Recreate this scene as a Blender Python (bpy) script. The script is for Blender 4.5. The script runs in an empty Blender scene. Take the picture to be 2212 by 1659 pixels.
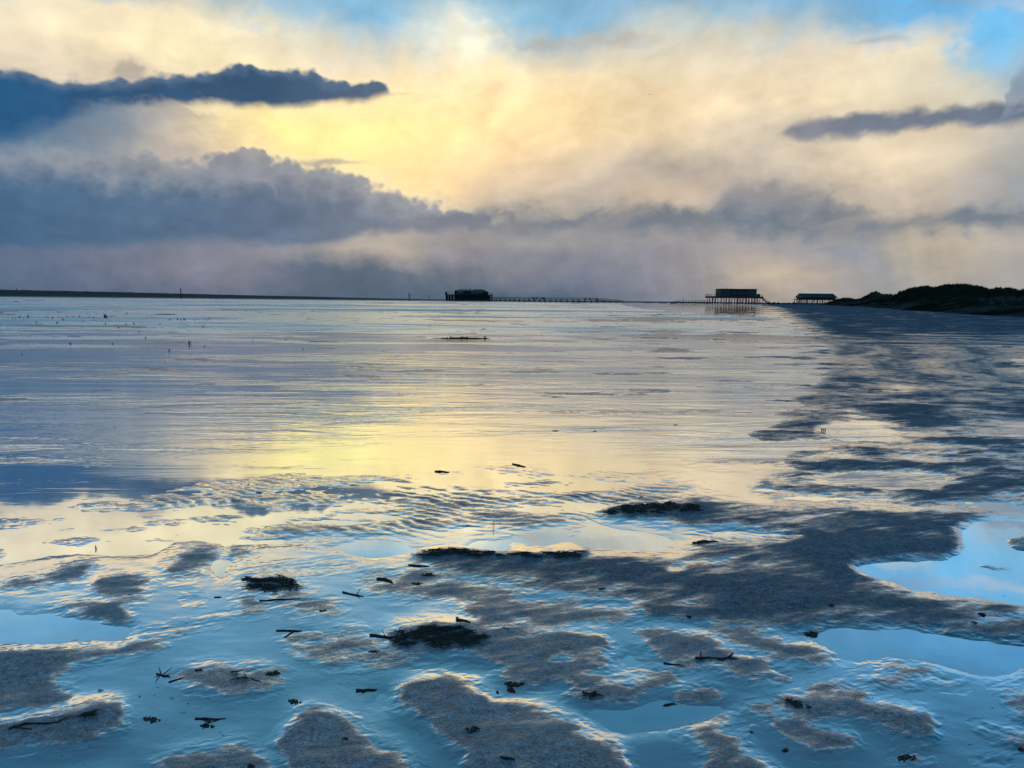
import bpy, bmesh, math, random
import numpy as np
from mathutils import Matrix, Vector

S = bpy.context.scene
COL = S.collection
random.seed(7)

# ---------------------------------------------------------------- camera
CAM_H = 1.6
F_PX = 1629.0                      # focal length in units of a 2212-wide picture
PITCH = math.atan((829.5 - 648.0) / F_PX)
ROLL = math.radians(0.573)
cam = bpy.data.cameras.new('camera')
cam.sensor_fit = 'HORIZONTAL'
cam.angle = 2 * math.atan(1106.0 / F_PX)
cam.clip_start, cam.clip_end = 0.05, 20000.0
camo = bpy.data.objects.new('camera', cam)
CROT = Matrix.Rotation(math.pi / 2 - PITCH, 4, 'X') @ Matrix.Rotation(ROLL, 4, 'Z')
camo.matrix_world = Matrix.Translation((0, 0, CAM_H)) @ CROT
COL.objects.link(camo)
S.camera = camo
C3 = CROT.to_3x3()


def ray(px, py):
    """direction through a point of the 2212x1659 view"""
    return (C3 @ Vector(((px - 1106.0) / F_PX, (829.5 - py) / F_PX, -1.0))).normalized()


def azel(px, py):
    d = ray(px, py)
    return math.degrees(math.atan2(d.x, d.y)), math.degrees(math.asin(d.z))


def ground(px, py, z=0.0):
    d = ray(px, py)
    t = (z - CAM_H) / d.z
    return Vector((d.x * t, d.y * t, z))


def at(px, Y, z=0.0):
    """ground point at distance Y along the bearing of column px (taken at the horizon)"""
    d = ray(px, 637.0 + 0.01 * px)
    return Vector((d.x / d.y * Y, Y, z))


def zat(px, py, Y):
    """height of the point seen at px,py when it stands Y metres out"""
    d = ray(px, py)
    return CAM_H + d.z / d.y * Y


def lin(c):
    return tuple((v / 255 / 12.92) if v <= 10 else ((v / 255 + 0.055) / 1.055) ** 2.4 for v in c)


# ---------------------------------------------------------------- a small node-expression helper
class NT:
    def __init__(self, tree):
        self.t = tree
        tree.nodes.clear()

    def node(self, kind, **kw):
        n = self.t.nodes.new(kind)
        for k, v in kw.items():
            setattr(n, k, v)
        return n

    def put(self, sock, v):
        if isinstance(v, X):
            v = v.s
        if isinstance(v, bpy.types.NodeSocket):
            self.t.links.new(v, sock)
        else:
            sock.default_value = v

    def m(self, op, a, b=0.0, c=0.0, clamp=False):
        n = self.node('ShaderNodeMath', operation=op, use_clamp=clamp)
        for i, v in enumerate((a, b, c)):
            if len(n.inputs) > i:
                self.put(n.inputs[i], v)
        return X(self, n.outputs[0])

    def smooth(self, a, b, x, lo=0.0, hi=1.0, kind='SMOOTHSTEP'):
        n = self.node('ShaderNodeMapRange', interpolation_type=kind)
        for i, v in enumerate((x, a, b, lo, hi)):
            self.put(n.inputs[i], v)
        return X(self, n.outputs[0])

    def vec(self, x, y, z=0.0):
        n = self.node('ShaderNodeCombineXYZ')
        for i, v in enumerate((x, y, z)):
            self.put(n.inputs[i], v)
        return X(self, n.outputs[0])

    def noise(self, v, scale, detail=4.0, rough=0.5, dist=0.0):
        n = self.node('ShaderNodeTexNoise')
        self.put(n.inputs['Vector'], v)
        n.inputs['Scale'].default_value = scale
        n.inputs['Detail'].default_value = detail
        n.inputs['Roughness'].default_value = rough
        n.inputs['Distortion'].default_value = dist
        return X(self, n.outputs[0])

    def ramp(self, x, stops, interp='LINEAR'):
        n = self.node('ShaderNodeValToRGB')
        cr = n.color_ramp
        cr.interpolation = interp
        while len(cr.elements) < len(stops):
            cr.elements.new(0.5)
        for e, (p, c) in zip(cr.elements, sorted(stops)):
            e.position = p
            e.color = tuple(c[:3]) + (1.0,)
        self.put(n.inputs[0], x)
        return X(self, n.outputs[0])

    def curve(self, x, pts, lo, hi):
        """smooth function of x (0..1) through pts, whose values lie in lo..hi"""
        n = self.node('ShaderNodeFloatCurve')
        c = n.mapping.curves[0]
        pts = sorted(pts)
        while len(c.points) < len(pts):
            c.points.new(0.5, 0.5)
        for p, (a, b) in zip(c.points, pts):
            p.location = (a, (b - lo) / (hi - lo))
            p.handle_type = 'AUTO_CLAMPED'
        n.mapping.update()
        self.put(n.inputs['Value'], x)
        return X(self, n.outputs[0]) * (hi - lo) + lo

    def mix(self, f, a, b, blend='MIX'):
        n = self.node('ShaderNodeMix', data_type='RGBA', blend_type=blend)
        self.put(n.inputs[0], f)
        for k, v in ((6, a), (7, b)):
            if isinstance(v, tuple):
                v = tuple(v[:3]) + (1.0,)
            self.put(n.inputs[k], v)
        return X(self, n.outputs[2])


class X:
    def __init__(self, nt, s):
        self.n, self.s = nt, s

    def __add__(self, o): return self.n.m('ADD', self, o)
    def __radd__(self, o): return self.n.m('ADD', self, o)
    def __sub__(self, o): return self.n.m('SUBTRACT', self, o)
    def __rsub__(self, o): return self.n.m('SUBTRACT', o, self)
    def __mul__(self, o): return self.n.m('MULTIPLY', self, o)
    def __rmul__(self, o): return self.n.m('MULTIPLY', self, o)
    def __truediv__(self, o): return self.n.m('DIVIDE', self, o)
# ---------------------------------------------------------------- sky
SUN_AZ, SUN_EL = -7.5, 12.5        # behind the bright cloud
W = bpy.data.worlds.new('World')
S.world = W
W.use_nodes = True
nt = NT(W.node_tree)
geo = nt.node('ShaderNodeTexCoord')
sep = nt.node('ShaderNodeSeparateXYZ')
nt.t.links.new(geo.outputs['Generated'], sep.inputs[0])
dx, dy, dz = (X(nt, sep.outputs[i]) for i in range(3))
AZ = nt.m('ARCTAN2', dx, dy) * (180 / math.pi)
EL = nt.m('ARCSINE', dz) * (180 / math.pi)
AZ0, AZ1 = -50.0, 50.0


def an(a):
    return (a - AZ0) / (AZ1 - AZ0)


P = nt.vec(AZ * 0.1, EL * 0.1)                       # ten degrees = 1
Pw = nt.vec(AZ * 0.06, EL * 0.16, 3.7)               # clouds lie flat: stretched sideways
n_big = nt.noise(P, 1.3, 5, 0.55) - 0.5
n_big2 = nt.noise(nt.vec(AZ * 0.1, EL * 0.1, 9.1), 1.5, 5, 0.55) - 0.5
n_fine = nt.noise(nt.vec(AZ * 0.1, EL * 0.13, 5.5), 6.0, 7, 0.52) - 0.5
n_flat = nt.noise(Pw, 2.2, 6, 0.6, 0.4) - 0.5
# streaks fanning out of the bright patch
fa = nt.m('ARCTAN2', EL - 7.0, AZ + 9.0)
fr = nt.m('SQRT', (AZ + 9.0) * (AZ + 9.0) + (EL - 7.0) * (EL - 7.0))
n_fan = (nt.noise(nt.vec(fa * 2.6, fr * 0.09, 1.3), 2.0, 4, 0.5, 0.5) - 0.5) * nt.smooth(3.0, 12.0, fr)
n_virga = nt.noise(nt.vec(AZ * 0.16 - EL * 0.07, EL * 0.035, 8.0), 2.4, 5, 0.55, 0.4) - 0.5
# falling rain below the cloud deck: vertical streaks
n_rain = nt.noise(nt.vec(AZ * 0.30 + EL * 0.08, EL * 0.02, 2.0), 1.3, 5, 0.6) - 0.5

GRID = {   # y in the 2212-wide view: (x, colour) of the thin cloud behind the dark ones
    -165: [(0, (82, 146, 186)), (1000, (92, 152, 188)), (2212, (70, 140, 186))],
    -60: [(0, (108, 168, 208)), (500, (122, 176, 210)), (1000, (140, 186, 212)), (1500, (118, 172, 210)), (2212, (92, 162, 214))],
    4: [(0, (128, 182, 215)), (130, (108, 172, 216)), (250, (122, 178, 214)), (330, (175, 193, 200)), (450, (195, 200, 190)), (560, (172, 195, 205)), (850, (140, 188, 216)), (1000, (226, 226, 204)), (1090, (165, 198, 214)), (1240, (138, 186, 216)), (1380, (178, 197, 204)), (1500, (178, 200, 206)), (1620, (152, 190, 214)), (1800, (132, 182, 216)), (1950, (112, 178, 226)), (2212, (112, 180, 228))],
    55: [(0, (200, 203, 188)), (150, (234, 220, 178)), (500, (236, 222, 178)), (690, (202, 206, 192)), (850, (188, 203, 204)), (1000, (236, 230, 196)), (1110, (190, 201, 198)), (1250, (188, 199, 198)), (1400, (205, 203, 188)), (1600, (204, 204, 190)), (1750, (180, 198, 206)), (1850, (138, 185, 216)), (1950, (118, 183, 228)), (2212, (115, 184, 230))],
    125: [(0, (230, 215, 176)), (250, (241, 223, 172)), (500, (241, 226, 170)), (700, (226, 212, 170)), (900, (236, 219, 164)), (1100, (241, 221, 164)), (1250, (235, 215, 164)), (1400, (226, 210, 168)), (1700, (226, 210, 174)), (1900, (229, 215, 180)), (2040, (214, 210, 188)), (2100, (128, 186, 224)), (2212, (124, 188, 228))],
    200: [(0, (215, 200, 170)), (500, (226, 209, 164)), (800, (247, 224, 146)), (1000, (250, 224, 146)), (1200, (246, 219, 150)), (1500, (233, 210, 160)), (1800, (233, 214, 168)), (2000, (218, 207, 174)), (2140, (190, 195, 185)), (2212, (160, 178, 190))],
    265: [(0, (60, 104, 142)), (140, (98, 124, 150)), (290, (150, 156, 162)), (420, (216, 200, 158)), (600, (253, 234, 138)), (700, (255, 244, 138)), (850, (255, 238, 140)), (1000, (252, 226, 142)), (1200, (241, 213, 148)), (1450, (223, 203, 158)), (1700, (208, 194, 164)), (1950, (212, 200, 164)), (2212, (198, 190, 170))],
    335: [(0, (96, 126, 150)), (200, (136, 146, 158)), (330, (164, 162, 160)), (480, (214, 192, 152)), (650, (252, 230, 138)), (800, (255, 230, 138)), (950, (251, 222, 142)), (1100, (236, 208, 148)), (1250, (214, 194, 158)), (1400, (192, 179, 160)), (1550, (190, 177, 158)), (1700, (206, 191, 164)), (1950, (226, 206, 166)), (2100, (202, 190, 166)), (2212, (174, 172, 166))],
    400: [(0, (100, 126, 150)), (300, (142, 147, 156)), (600, (204, 188, 155)), (800, (247, 217, 148)), (950, (246, 216, 146)), (1050, (216, 193, 150)), (1250, (192, 179, 157)), (1450, (206, 186, 154)), (1620, (178, 170, 160)), (1850, (196, 182, 158)), (2000, (206, 191, 164)), (2212, (160, 163, 166))],
    460: [(0, (105, 124, 148)), (500, (125, 132, 148)), (900, (172, 164, 154)), (1150, (174, 167, 154)), (1400, (168, 162, 156)), (1700, (150, 150, 155)), (1850, (185, 174, 157)), (2000, (190, 178, 160)), (2212, (150, 154, 160))],
    540: [(0, (96, 117, 136)), (300, (122, 127, 138)), (550, (136, 135, 140)), (650, (156, 150, 143)), (850, (184, 171, 149)), (950, (156, 150, 145)), (1150, (142, 140, 142)), (1400, (146, 143, 143)), (1550, (162, 155, 146)), (1700, (164, 157, 149)), (1860, (146, 148, 148)), (2000, (196, 183, 155)), (2212, (180, 171, 155))],
    590: [(0, (100, 116, 134)), (300, (120, 124, 135)), (520, (131, 129, 135)), (640, (106, 114, 125)), (720, (96, 109, 119)), (900, (106, 114, 122)), (1100, (126, 127, 132)), (1300, (124, 127, 135)), (1500, (156, 149, 143)), (1650, (196, 179, 152)), (1780, (186, 172, 152)), (1900, (158, 156, 151)), (2000, (178, 169, 152)), (2212, (170, 164, 152))],
    645: [(0, (88, 106, 123)), (500, (98, 108, 121)), (900, (84, 103, 115)), (1150, (82, 103, 115)), (1300, (104, 114, 124)), (1500, (136, 136, 136)), (1650, (166, 156, 144)), (1800, (163, 159, 148)), (2212, (165, 164, 154))],
}


def pale(c):
    k = 1.0 + 0.05 * min(1.0, max(0.0, (c[0] - 190) / 40)) * min(1.0, max(0.0, (c[2] - 140) / 20))
    return tuple(min(255, v * k) for v in (c[0], c[1], c[2] + 0.18 * max(0, c[0] - c[2])))


wz = AZ + n_big * 5.0 + n_fine * 3.0 + n_flat * 2.5
low = nt.smooth(6.0, 12.0, EL)
we = EL + n_big2 * 2.2 + n_fine * 1.5 + n_fan * 2.2 * low
wzr = nt.m('ADD', wz * (low * 0.7 + 0.3), (AZ + n_rain * 5.0) * ((1.0 - low) * 0.7))
azn = nt.smooth(AZ0, AZ1, wzr, kind='LINEAR')
col = None
prev = None
for y in sorted(GRID, reverse=True):
    pts = [(an(azel(x, y)[0]), lin(pale(c) if y < 500 else (c[0] * 0.98, c[1] * 0.99, min(255, c[2] * 1.045)))) for x, c in GRID[y]]
    e = sum(azel(x, y)[1] for x in (300, 1106, 1900)) / 3
    r = nt.ramp(azn, pts, 'CARDINAL')
    if col is None:
        col = r
    else:
        col = nt.mix(nt.smooth(prev, e, we, kind='LINEAR'), col, r)
    prev = e

# clear sky above the cloud sheet
sky = nt.node('ShaderNodeTexSky')
sky.sky_type = 'NISHITA'
sky.sun_disc = False
sky.sun_elevation = math.radians(SUN_EL)
sky.sun_rotation = math.radians(SUN_AZ)
sky.altitude = 0
sky.air_density, sky.dust_density, sky.ozone_density = 1.0, 0.3, 2.5
BG = 0.1
SKY_GAIN = 1.0
clear = nt.mix(1.0, X(nt, sky.outputs[0]), (0.18 * BG * SKY_GAIN, 0.64 * BG * SKY_GAIN, 0.74 * BG * SKY_GAIN), 'MULTIPLY')
high = nt.smooth(24.0, 31.0, we)
col = nt.mix(high, col, clear)
# texture of the cloud sheet
n_puff = nt.noise(nt.vec(AZ * 0.1 + n_big * 0.25, EL * 0.15 + n_big2 * 0.25, 12.0), 2.8, 7, 0.50, 0.5) - 0.5
n_wisp = nt.noise(nt.vec(AZ * 0.05 + EL * 0.05 + n_big * 0.3, EL * 0.22 - AZ * 0.06, 15.0), 2.2, 5, 0.5, 0.7) - 0.5
tex = n_fine * 0.12 + n_fan * 0.26 * low + n_virga * 0.26 * low + n_flat * 0.18 + n_big * 0.20 + n_puff * 0.46 + n_wisp * 0.28 + 1.03
tex = tex + n_rain * (1.0 - low) * 0.30
tex = nt.m('ADD', tex * (1.0 - high), high)
col = nt.mix(1.0, col, nt.vec(tex, tex, tex), 'MULTIPLY')


# the sun behind the sheet brightens it
gl = nt.m('POWER', 2.718, ((AZ + 9.5) * (AZ + 9.5) / 90.0 + (EL - 13.0) * (EL - 13.0) / 22.0) * -1.0)
gl = gl * 0.16 + 1.0
col = nt.mix(1.0, col, nt.vec(gl, gl * 0.72 + 0.28, gl), 'MULTIPLY')


def pts_of(seq):
    return [(an(azel(x, y)[0]), azel(x, y)[1]) for x, y in seq]


def cloud(col, top, bot, cols, soft_top, soft_bot, amp, alpha=1.0, lump=0.0, edge=None, edge_w=1.0, torn=0.0, rim=0.0):
    """a dark cloud between two smooth outlines, its rim roughened by noise"""
    ax = nt.smooth(AZ0, AZ1, AZ + n_fine * 2.0 * amp, kind='LINEAR')
    T = nt.curve(ax, pts_of(top), -5.0, 30.0)
    B = nt.curve(ax, pts_of(bot), -5.0, 30.0)
    e1 = EL + n_fine * 2.4 * amp + n_flat * 1.0 * amp
    if lump:
        lm = nt.node('ShaderNodeTexVoronoi', feature='SMOOTH_F1')
        lm.inputs['Smoothness'].default_value = 0.3
        nt.put(lm.inputs['Vector'], nt.vec(AZ * 0.75 + n_fine * 0.8, EL * 0.85))
        lm.inputs['Scale'].default_value = 1.0
        l2 = nt.node('ShaderNodeTexVoronoi', feature='SMOOTH_F1')
        l2.inputs['Smoothness'].default_value = 0.25
        nt.put(l2.inputs['Vector'], nt.vec(AZ * 2.1 + n_fine * 1.2, EL * 2.3 + n_flat))
        l2.inputs['Scale'].default_value = 1.0
        e1 = e1 + X(nt, lm.outputs['Distance']) * lump + X(nt, l2.outputs['Distance']) * (lump * 0.45) - lump * 0.6
    e2 = EL + n_fine * 3.0 * amp + n_big * 1.5 * amp
    mt = nt.smooth(-0.45 * soft_top, 0.55 * soft_top, T - e1)
    mb = nt.smooth(-0.45 * soft_bot, 0.55 * soft_bot, e2 - B)
    c = nt.ramp(nt.smooth(AZ0, AZ1, AZ + n_big * 6, kind='LINEAR'), [(an(azel(x, 300)[0]), lin(k)) for x, k in cols])
    if edge:
        c = nt.mix(nt.smooth(0.0, edge_w, T - e1, 1.0, 0.0), c, lin(edge))
    tx = n_fine * 0.40 + n_flat * 0.4 + n_puff * 0.45 + 1.0
    c = nt.mix(1.0, c, nt.vec(tx, tx, tx), 'MULTIPLY')
    if rim:
        near_ = nt.smooth(4.0, 16.0, nt.m('ABSOLUTE', AZ + 9.0), 1.0, 0.15)
        lit = nt.smooth(-1.1 * soft_top - 0.25, -0.1 * soft_top, T - e1) * (1.0 - mt) * mb
        col = nt.mix(lit * near_ * rim, col, lin((255, 243, 200)))
    m_ = mt * mb * alpha
    if torn:
        m_ = m_ * nt.smooth(-0.16, 0.10, n_wisp + n_puff * 0.7, 1.0 - torn, 1.0)
    return nt.mix(m_, col, c)


# bank of cumulus on the left, running out to the right as a thin deck
col = cloud(col,
            [(-400, 300), (0, 305), (60, 300), (200, 330), (330, 335), (430, 335), (480, 335), (530, 338), (585, 340), (650, 350), (700, 348), (745, 358), (800, 390), (870, 412), (930, 438), (1000, 462), (1100, 468), (1300, 470)],
            [(-400, 530), (0, 532), (200, 532), (400, 522), (540, 525), (620, 532), (700, 528), (780, 505), (900, 500), (1000, 492), (1100, 485), (1200, 478), (1300, 475)],
            [(0, (72, 105, 138)), (250, (84, 112, 142)), (500, (96, 116, 142)), (750, (108, 121, 140)), (950, (128, 133, 144)), (1200, (150, 148, 150))], 0.8, 0.9, 0.5, 0.96, 1.2, (150, 154, 162), 3.0, rim=0.45)
# its turret catching more light
col = cloud(col, [(380, 420), (420, 375), (455, 345), (500, 325), (540, 312), (568, 325), (582, 352), (600, 420)],
            [(380, 420), (420, 400), (500, 385), (560, 378), (600, 420)], [(380, (138, 142, 154)), (600, (150, 150, 156))], 0.4, 1.6, 0.45, 0.9, 0.9)
# grey deck towards the right
col = cloud(col,
            [(860, 475), (950, 462), (1050, 452), (1130, 442), (1220, 458), (1300, 452), (1400, 440), (1500, 450), (1600, 442), (1700, 440), (1850, 455), (1950, 462), (2050, 452), (2130, 445), (2212, 448), (2500, 450)],
            [(860, 475), (950, 500), (1100, 508), (1300, 508), (1500, 506), (1700, 512), (1900, 515), (2000, 500), (2100, 490), (2212, 492), (2500, 490)],
            [(900, (128, 131, 142)), (1200, (122, 128, 140)), (1600, (112, 124, 136)), (1900, (118, 128, 138)), (2212, (110, 124, 138))], 1.3, 1.5, 0.9, 0.95, 0.3, torn=0.42)
col = cloud(col, [(1540, 455), (1570, 405), (1600, 392), (1680, 398), (1750, 405), (1800, 425), (1860, 455), (1900, 470)],
            [(1540, 455), (1600, 470), (1700, 475), (1800, 470), (1900, 470)], [(1540, (138, 140, 148)), (1900, (128, 134, 144))], 1.3, 1.2, 0.8, 0.75, 0.4, torn=0.3)
# the long dark cloud at upper left
col = cloud(col,
            [(-500, 140), (0, 148), (40, 150), (90, 166), (150, 172), (220, 174), (300, 168), (340, 158), (420, 158), (470, 152), (505, 142), (540, 140), (600, 150), (660, 154), (720, 172), (770, 182), (815, 176), (836, 185), (850, 198), (870, 200)],
            [(-500, 340), (0, 312), (60, 302), (120, 280), (180, 252), (230, 236), (320, 228), (420, 222), (500, 224), (580, 226), (680, 225), (760, 221), (820, 210), (850, 200), (870, 200)],
            [(0, (44, 92, 136)), (200, (50, 88, 126)), (400, (58, 88, 120)), (600, (60, 88, 118)), (830, (92, 108, 128))], 0.38, 0.8, 0.34, 1.0, 0.5, (92, 116, 142), 0.8, rim=0.3)
# torn scud under it
col = cloud(col, [(0, 290), (100, 262), (220, 225), (350, 222), (420, 235), (470, 258)], [(0, 340), (150, 318), (280, 285), (380, 262), (470, 258)],
            [(0, (84, 118, 148)), (250, (128, 142, 156)), (450, (176, 170, 160))], 1.0, 1.6, 1.7, 0.6)
# the dark bar at right and small scraps
col = cloud(col, [(1680, 288), (1710, 270), (1780, 254), (1880, 243), (2000, 234), (2100, 227), (2212, 222), (2600, 200)],
            [(1680, 288), (1710, 300), (1760, 304), (1850, 296), (1950, 285), (2060, 274), (2140, 272), (2212, 264), (2600, 250)],
            [(1680, (136, 138, 150)), (1850, (112, 122, 142)), (2212, (100, 116, 138))], 0.7, 0.9, 0.45, 0.95, 0.25)
col = cloud(col, [(2165, 240), (2185, 170), (2200, 150), (2212, 142), (2400, 110)], [(2165, 240), (2212, 225), (2400, 230)], [(2150, (150, 165, 178)), (2212, (128, 148, 172))], 1.2, 1.4, 1.3, 0.75, 0.6)
col = cloud(col, [(620, 352), (680, 346), (740, 342), (800, 350), (850, 353)], [(620, 353), (700, 360), (760, 352), (850, 353)], [(620, (186, 172, 156))], 0.35, 0.35, 0.35, 0.8)
col = cloud(col, [(1120, 100), (1180, 84), (1280, 75), (1370, 72), (1430, 84)], [(1120, 100), (1200, 108), (1330, 100), (1430, 86)], [(1120, (180, 178, 170))], 0.7, 0.7, 0.7, 0.7)
col = cloud(col, [(1840, 93), (1900, 80), (1940, 76), (1960, 82)], [(1840, 93), (1900, 90), (1960, 84)], [(1840, (165, 176, 186))], 0.4, 0.4, 0.3, 0.7)
col = cloud(col, [(1960, 10), (2060, 2), (2212, -12)], [(1960, 12), (2080, 20), (2212, 22)], [(1960, (130, 165, 195))], 0.6, 0.6, 0.8, 0.7)
col = cloud(col, [(230, 168), (255, 135), (275, 128), (300, 150), (315, 168)], [(230, 170), (315, 172)], [(230, (180, 172, 162))], 0.8, 0.5, 0.7, 0.75, 0.5)
# the far side of the sky, behind the viewer, is plainer and darker
back = nt.smooth(40.0, 80.0, nt.m('ABSOLUTE', AZ))
col = nt.mix(back * nt.smooth(20.0, 40.0, EL, 1.0, 0.4), col, lin((98, 138, 168)))

bgn = nt.node('ShaderNodeBackground')
bgn.inputs['Strength'].default_value = BG
nt.put(bgn.inputs['Color'], nt.mix(1.0, col, (1 / BG, 1 / BG, 1 / BG), 'MULTIPLY'))
wo = nt.node('ShaderNodeOutputWorld')
nt.t.links.new(bgn.outputs[0], wo.inputs['Surface'])
W.cycles.sampling_method = 'MANUAL'
W.cycles.sample_map_resolution = 512

sun = bpy.data.lights.new('sun', 'SUN')
sun.energy = 0.03
sun.angle = math.radians(90)
sun.color = (1.0, 0.86, 0.55)
suno = bpy.data.objects.new('sun', sun)
a, e = math.radians(SUN_AZ), math.radians(SUN_EL)
sd = Vector((math.sin(a) * math.cos(e), math.cos(a) * math.cos(e), math.sin(e)))
suno.rotation_euler = sd.to_track_quat('Z', 'Y').to_euler()
suno.location = (0, 0, 60)
COL.objects.link(suno)

S.view_settings.view_transform = 'Standard'
S.view_settings.look = 'None'
S.view_settings.exposure = 0.0
S.view_settings.gamma = 1.0
# ---------------------------------------------------------------- numpy helpers
def _hash(ix, iy, seed):
    h = (ix.astype(np.int64) * 374761393 + iy.astype(np.int64) * 668265263 + seed * 974711) & 0x7fffffff
    h = ((h ^ (h >> 13)) * 1274126177) & 0x7fffffff
    return (h ^ (h >> 16)) & 0xffff


def perlin(x, y, seed=0):
    x0, y0 = np.floor(x), np.floor(y)
    fx, fy = x - x0, y - y0
    u, v = fx * fx * fx * (fx * (fx * 6 - 15) + 10), fy * fy * fy * (fy * (fy * 6 - 15) + 10)
    r = []
    for j in (0, 1):
        for i in (0, 1):
            a = _hash(x0 + i, y0 + j, seed) * (2 * math.pi / 65536)
            r.append(np.cos(a) * (fx - i) + np.sin(a) * (fy - j))
    return 1.5 * ((r[0] * (1 - u) + r[1] * u) * (1 - v) + (r[2] * (1 - u) + r[3] * u) * v)


def fbm(x, y, octv=4, seed=0, gain=0.5):
    s, a, t = 0.0, 1.0, 0.0
    for o in range(octv):
        s = s + a * perlin(x * 2 ** o, y * 2 ** o, seed + o * 17)
        t += a
        a *= gain
    return s / t


def sstep(a, b, x):
    t = np.clip((x - a) / (b - a), 0, 1)
    return t * t * (3 - 2 * t)


# ---------------------------------------------------------------- plan of the beach: bars, banks and pools
# outlines are surveyed in four sheets; each sheet has its own scale and origin and is carried onto the ground below
Z3 = lambda p: [(x * .5, 631 + y * .5) for x, y in p]
Z4 = lambda p: [(1106 + x * .5, 631 + y * .5) for x, y in p]
Z5 = lambda p: [(x * .3472, 1206.9 + y * .3472) for x, y in p]
Z6 = lambda p: [(713.2 + x * .3472, 1206.9 + y * .3472) for x, y in p]
Z7 = lambda p: [(1443.9 + x * .3472, 1206.9 + y * .3472) for x, y in p]

RX0, RX1, RY0, RY1 = -400, 2612, 640, 1720
RW, RH = (RX1 - RX0) // 2, (RY1 - RY0) // 2
gx = RX0 + (np.arange(RW) + 0.5) * 2
gy = RY0 + (np.arange(RH) + 0.5) * 2


def fill(poly):
    m = np.zeros((RH, RW), np.float32)
    ps = np.array(poly, float)
    X0, Y0 = gx[None, :], gy[:, None]
    ins = np.zeros((RH, RW), bool)
    n = len(ps)
    for i in range(n):
        x1, y1 = ps[i]
        x2, y2 = ps[(i + 1) % n]
        if y1 == y2:
            continue
        c = ((y1 > Y0) != (y2 > Y0)) & (X0 < (x2 - x1) * (Y0 - y1) / (y2 - y1) + x1)
        ins ^= c
    m[ins] = 1
    return m


def blur(m, s):
    s = s / 2.0
    if s < 0.3:
        return m
    r = int(3 * s) + 1
    k = np.exp(-0.5 * (np.arange(-r, r + 1) / s) ** 2)
    k /= k.sum()
    m = np.apply_along_axis(lambda a: np.convolve(np.pad(a, r, 'edge'), k, 'valid'), 0, m)
    m = np.apply_along_axis(lambda a: np.convolve(np.pad(a, r, 'edge'), k, 'valid'), 1, m)
    return m


HM = np.full((RH, RW), 0.003)       # height in metres above the water
DM = np.zeros((RH, RW))             # 0 = soaked, 1 = only damp
WM = np.zeros((RH, RW))             # washed-up weed mixed into the sand
RM = np.zeros((RH, RW))             # ripple marks
SM = np.zeros((RH, RW))             # dark muddy silt in the sand
NM = np.zeros((RH, RW))             # how broken up into streaks and islets


def lay(poly, h=None, d=None, soft=5.0, weed=None, rip=None, brk=None, hsoft=None, silt=None):
    m = fill(poly)
    mb = blur(m, soft)
    global HM, DM, WM, RM, NM, SM
    if h is not None:
        mh = blur(m, hsoft or soft * 1.6)
        HM = HM * (1 - mh) + h * mh
    if d is not None:
        DM = DM * (1 - mb) + d * mb
    if weed is not None:
        WM = WM * (1 - mb) + weed * mb
    if rip is not None:
        RM = RM * (1 - mb) + rip * mb
    if silt is not None:
        SM = SM * (1 - mb) + silt * mb
    if brk is not None:
        NM = NM * (1 - mb) + brk * mb


# wet sand right of it, drier towards the dunes
lay([(1450, 640), (1560, 668), (1640, 690), (1700, 720), (1740, 760), (1760, 800), (1680, 860), (1560, 930), (1500, 990), (2000, 1010), (2700, 1010), (2900, 640)], h=0.006, d=0.60, soft=18, brk=0.62, silt=0.85)
# shallow sheet of water over the far flat
lay([(-600, 600), (1500, 600), (1700, 668), (1740, 700), (1790, 740), (1800, 790), (1690, 880), (1590, 960), (1400, 985), (1106, 1011), (900, 1020), (600, 1035), (300, 1075), (0, 1105), (-600, 1150)], h=-0.012, d=0, soft=16, brk=0.25, silt=0.0)
lay(Z4([(1150, 62), (1400, 66), (3100, 90), (3100, 190), (1700, 185), (1500, 200), (1400, 190), (1330, 150), (1260, 120), (1180, 90)]), h=0.03, d=0.97, soft=12, brk=0.55, silt=1.0)
lay(Z4([(1480, 495), (1700, 490), (1900, 500), (1830, 525), (1650, 530), (1500, 515)]), h=0.02, d=0.85, soft=3, brk=0.3)
lay(Z4([(1280, 535), (1400, 540), (1490, 553), (1400, 562), (1290, 550)]), h=0.015, d=0.7, soft=2, brk=0.3)
lay(Z4([(1280, 480), (1570, 472), (1400, 484)]), h=0.015, d=0.8, soft=2, brk=0.3)
lay(Z4([(1680, 580), (1780, 545), (2000, 530), (3000, 510), (3000, 960), (2100, 960), (1900, 945), (1500, 915), (1150, 900), (1020, 860), (1100, 800), (1230, 770), (1180, 725), (1200, 690), (1400, 664), (1170, 642), (1300, 630), (1600, 640), (1690, 620), (1590, 598)]), h=0.011, d=0.62, soft=7, brk=0.9, silt=0.65)
P = dict(h=-0.008, d=0.0, soft=3.5, brk=0.0, hsoft=9)
PN = dict(h=-0.007, d=0.0, soft=6, brk=0.0, hsoft=18)
lay(Z4([(1300, 585), (1400, 562), (1540, 556), (1680, 570), (1590, 596), (1680, 620), (1640, 628), (1450, 625), (1300, 604)]), **P)
lay(Z4([(600, 675), (900, 652), (1280, 642), (1650, 666), (1850, 682), (1990, 692), (1960, 697), (1700, 680), (1400, 670), (1200, 690), (1150, 715), (1000, 717), (700, 690)]), **P)
lay(Z4([(1250, 802), (1400, 787), (1560, 770), (1760, 770), (1860, 785), (1950, 805), (1870, 817), (1840, 835), (1890, 850), (1780, 856), (1600, 852), (1450, 836), (1350, 818)]), **P)
lay(Z4([(900, 900), (1200, 911), (1500, 910), (1700, 930), (1790, 946), (1600, 946), (1300, 932), (1050, 922)]), **P)
lay(Z4([(2000, 594), (2300, 588), (2300, 606), (2010, 603)]), **P)
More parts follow.
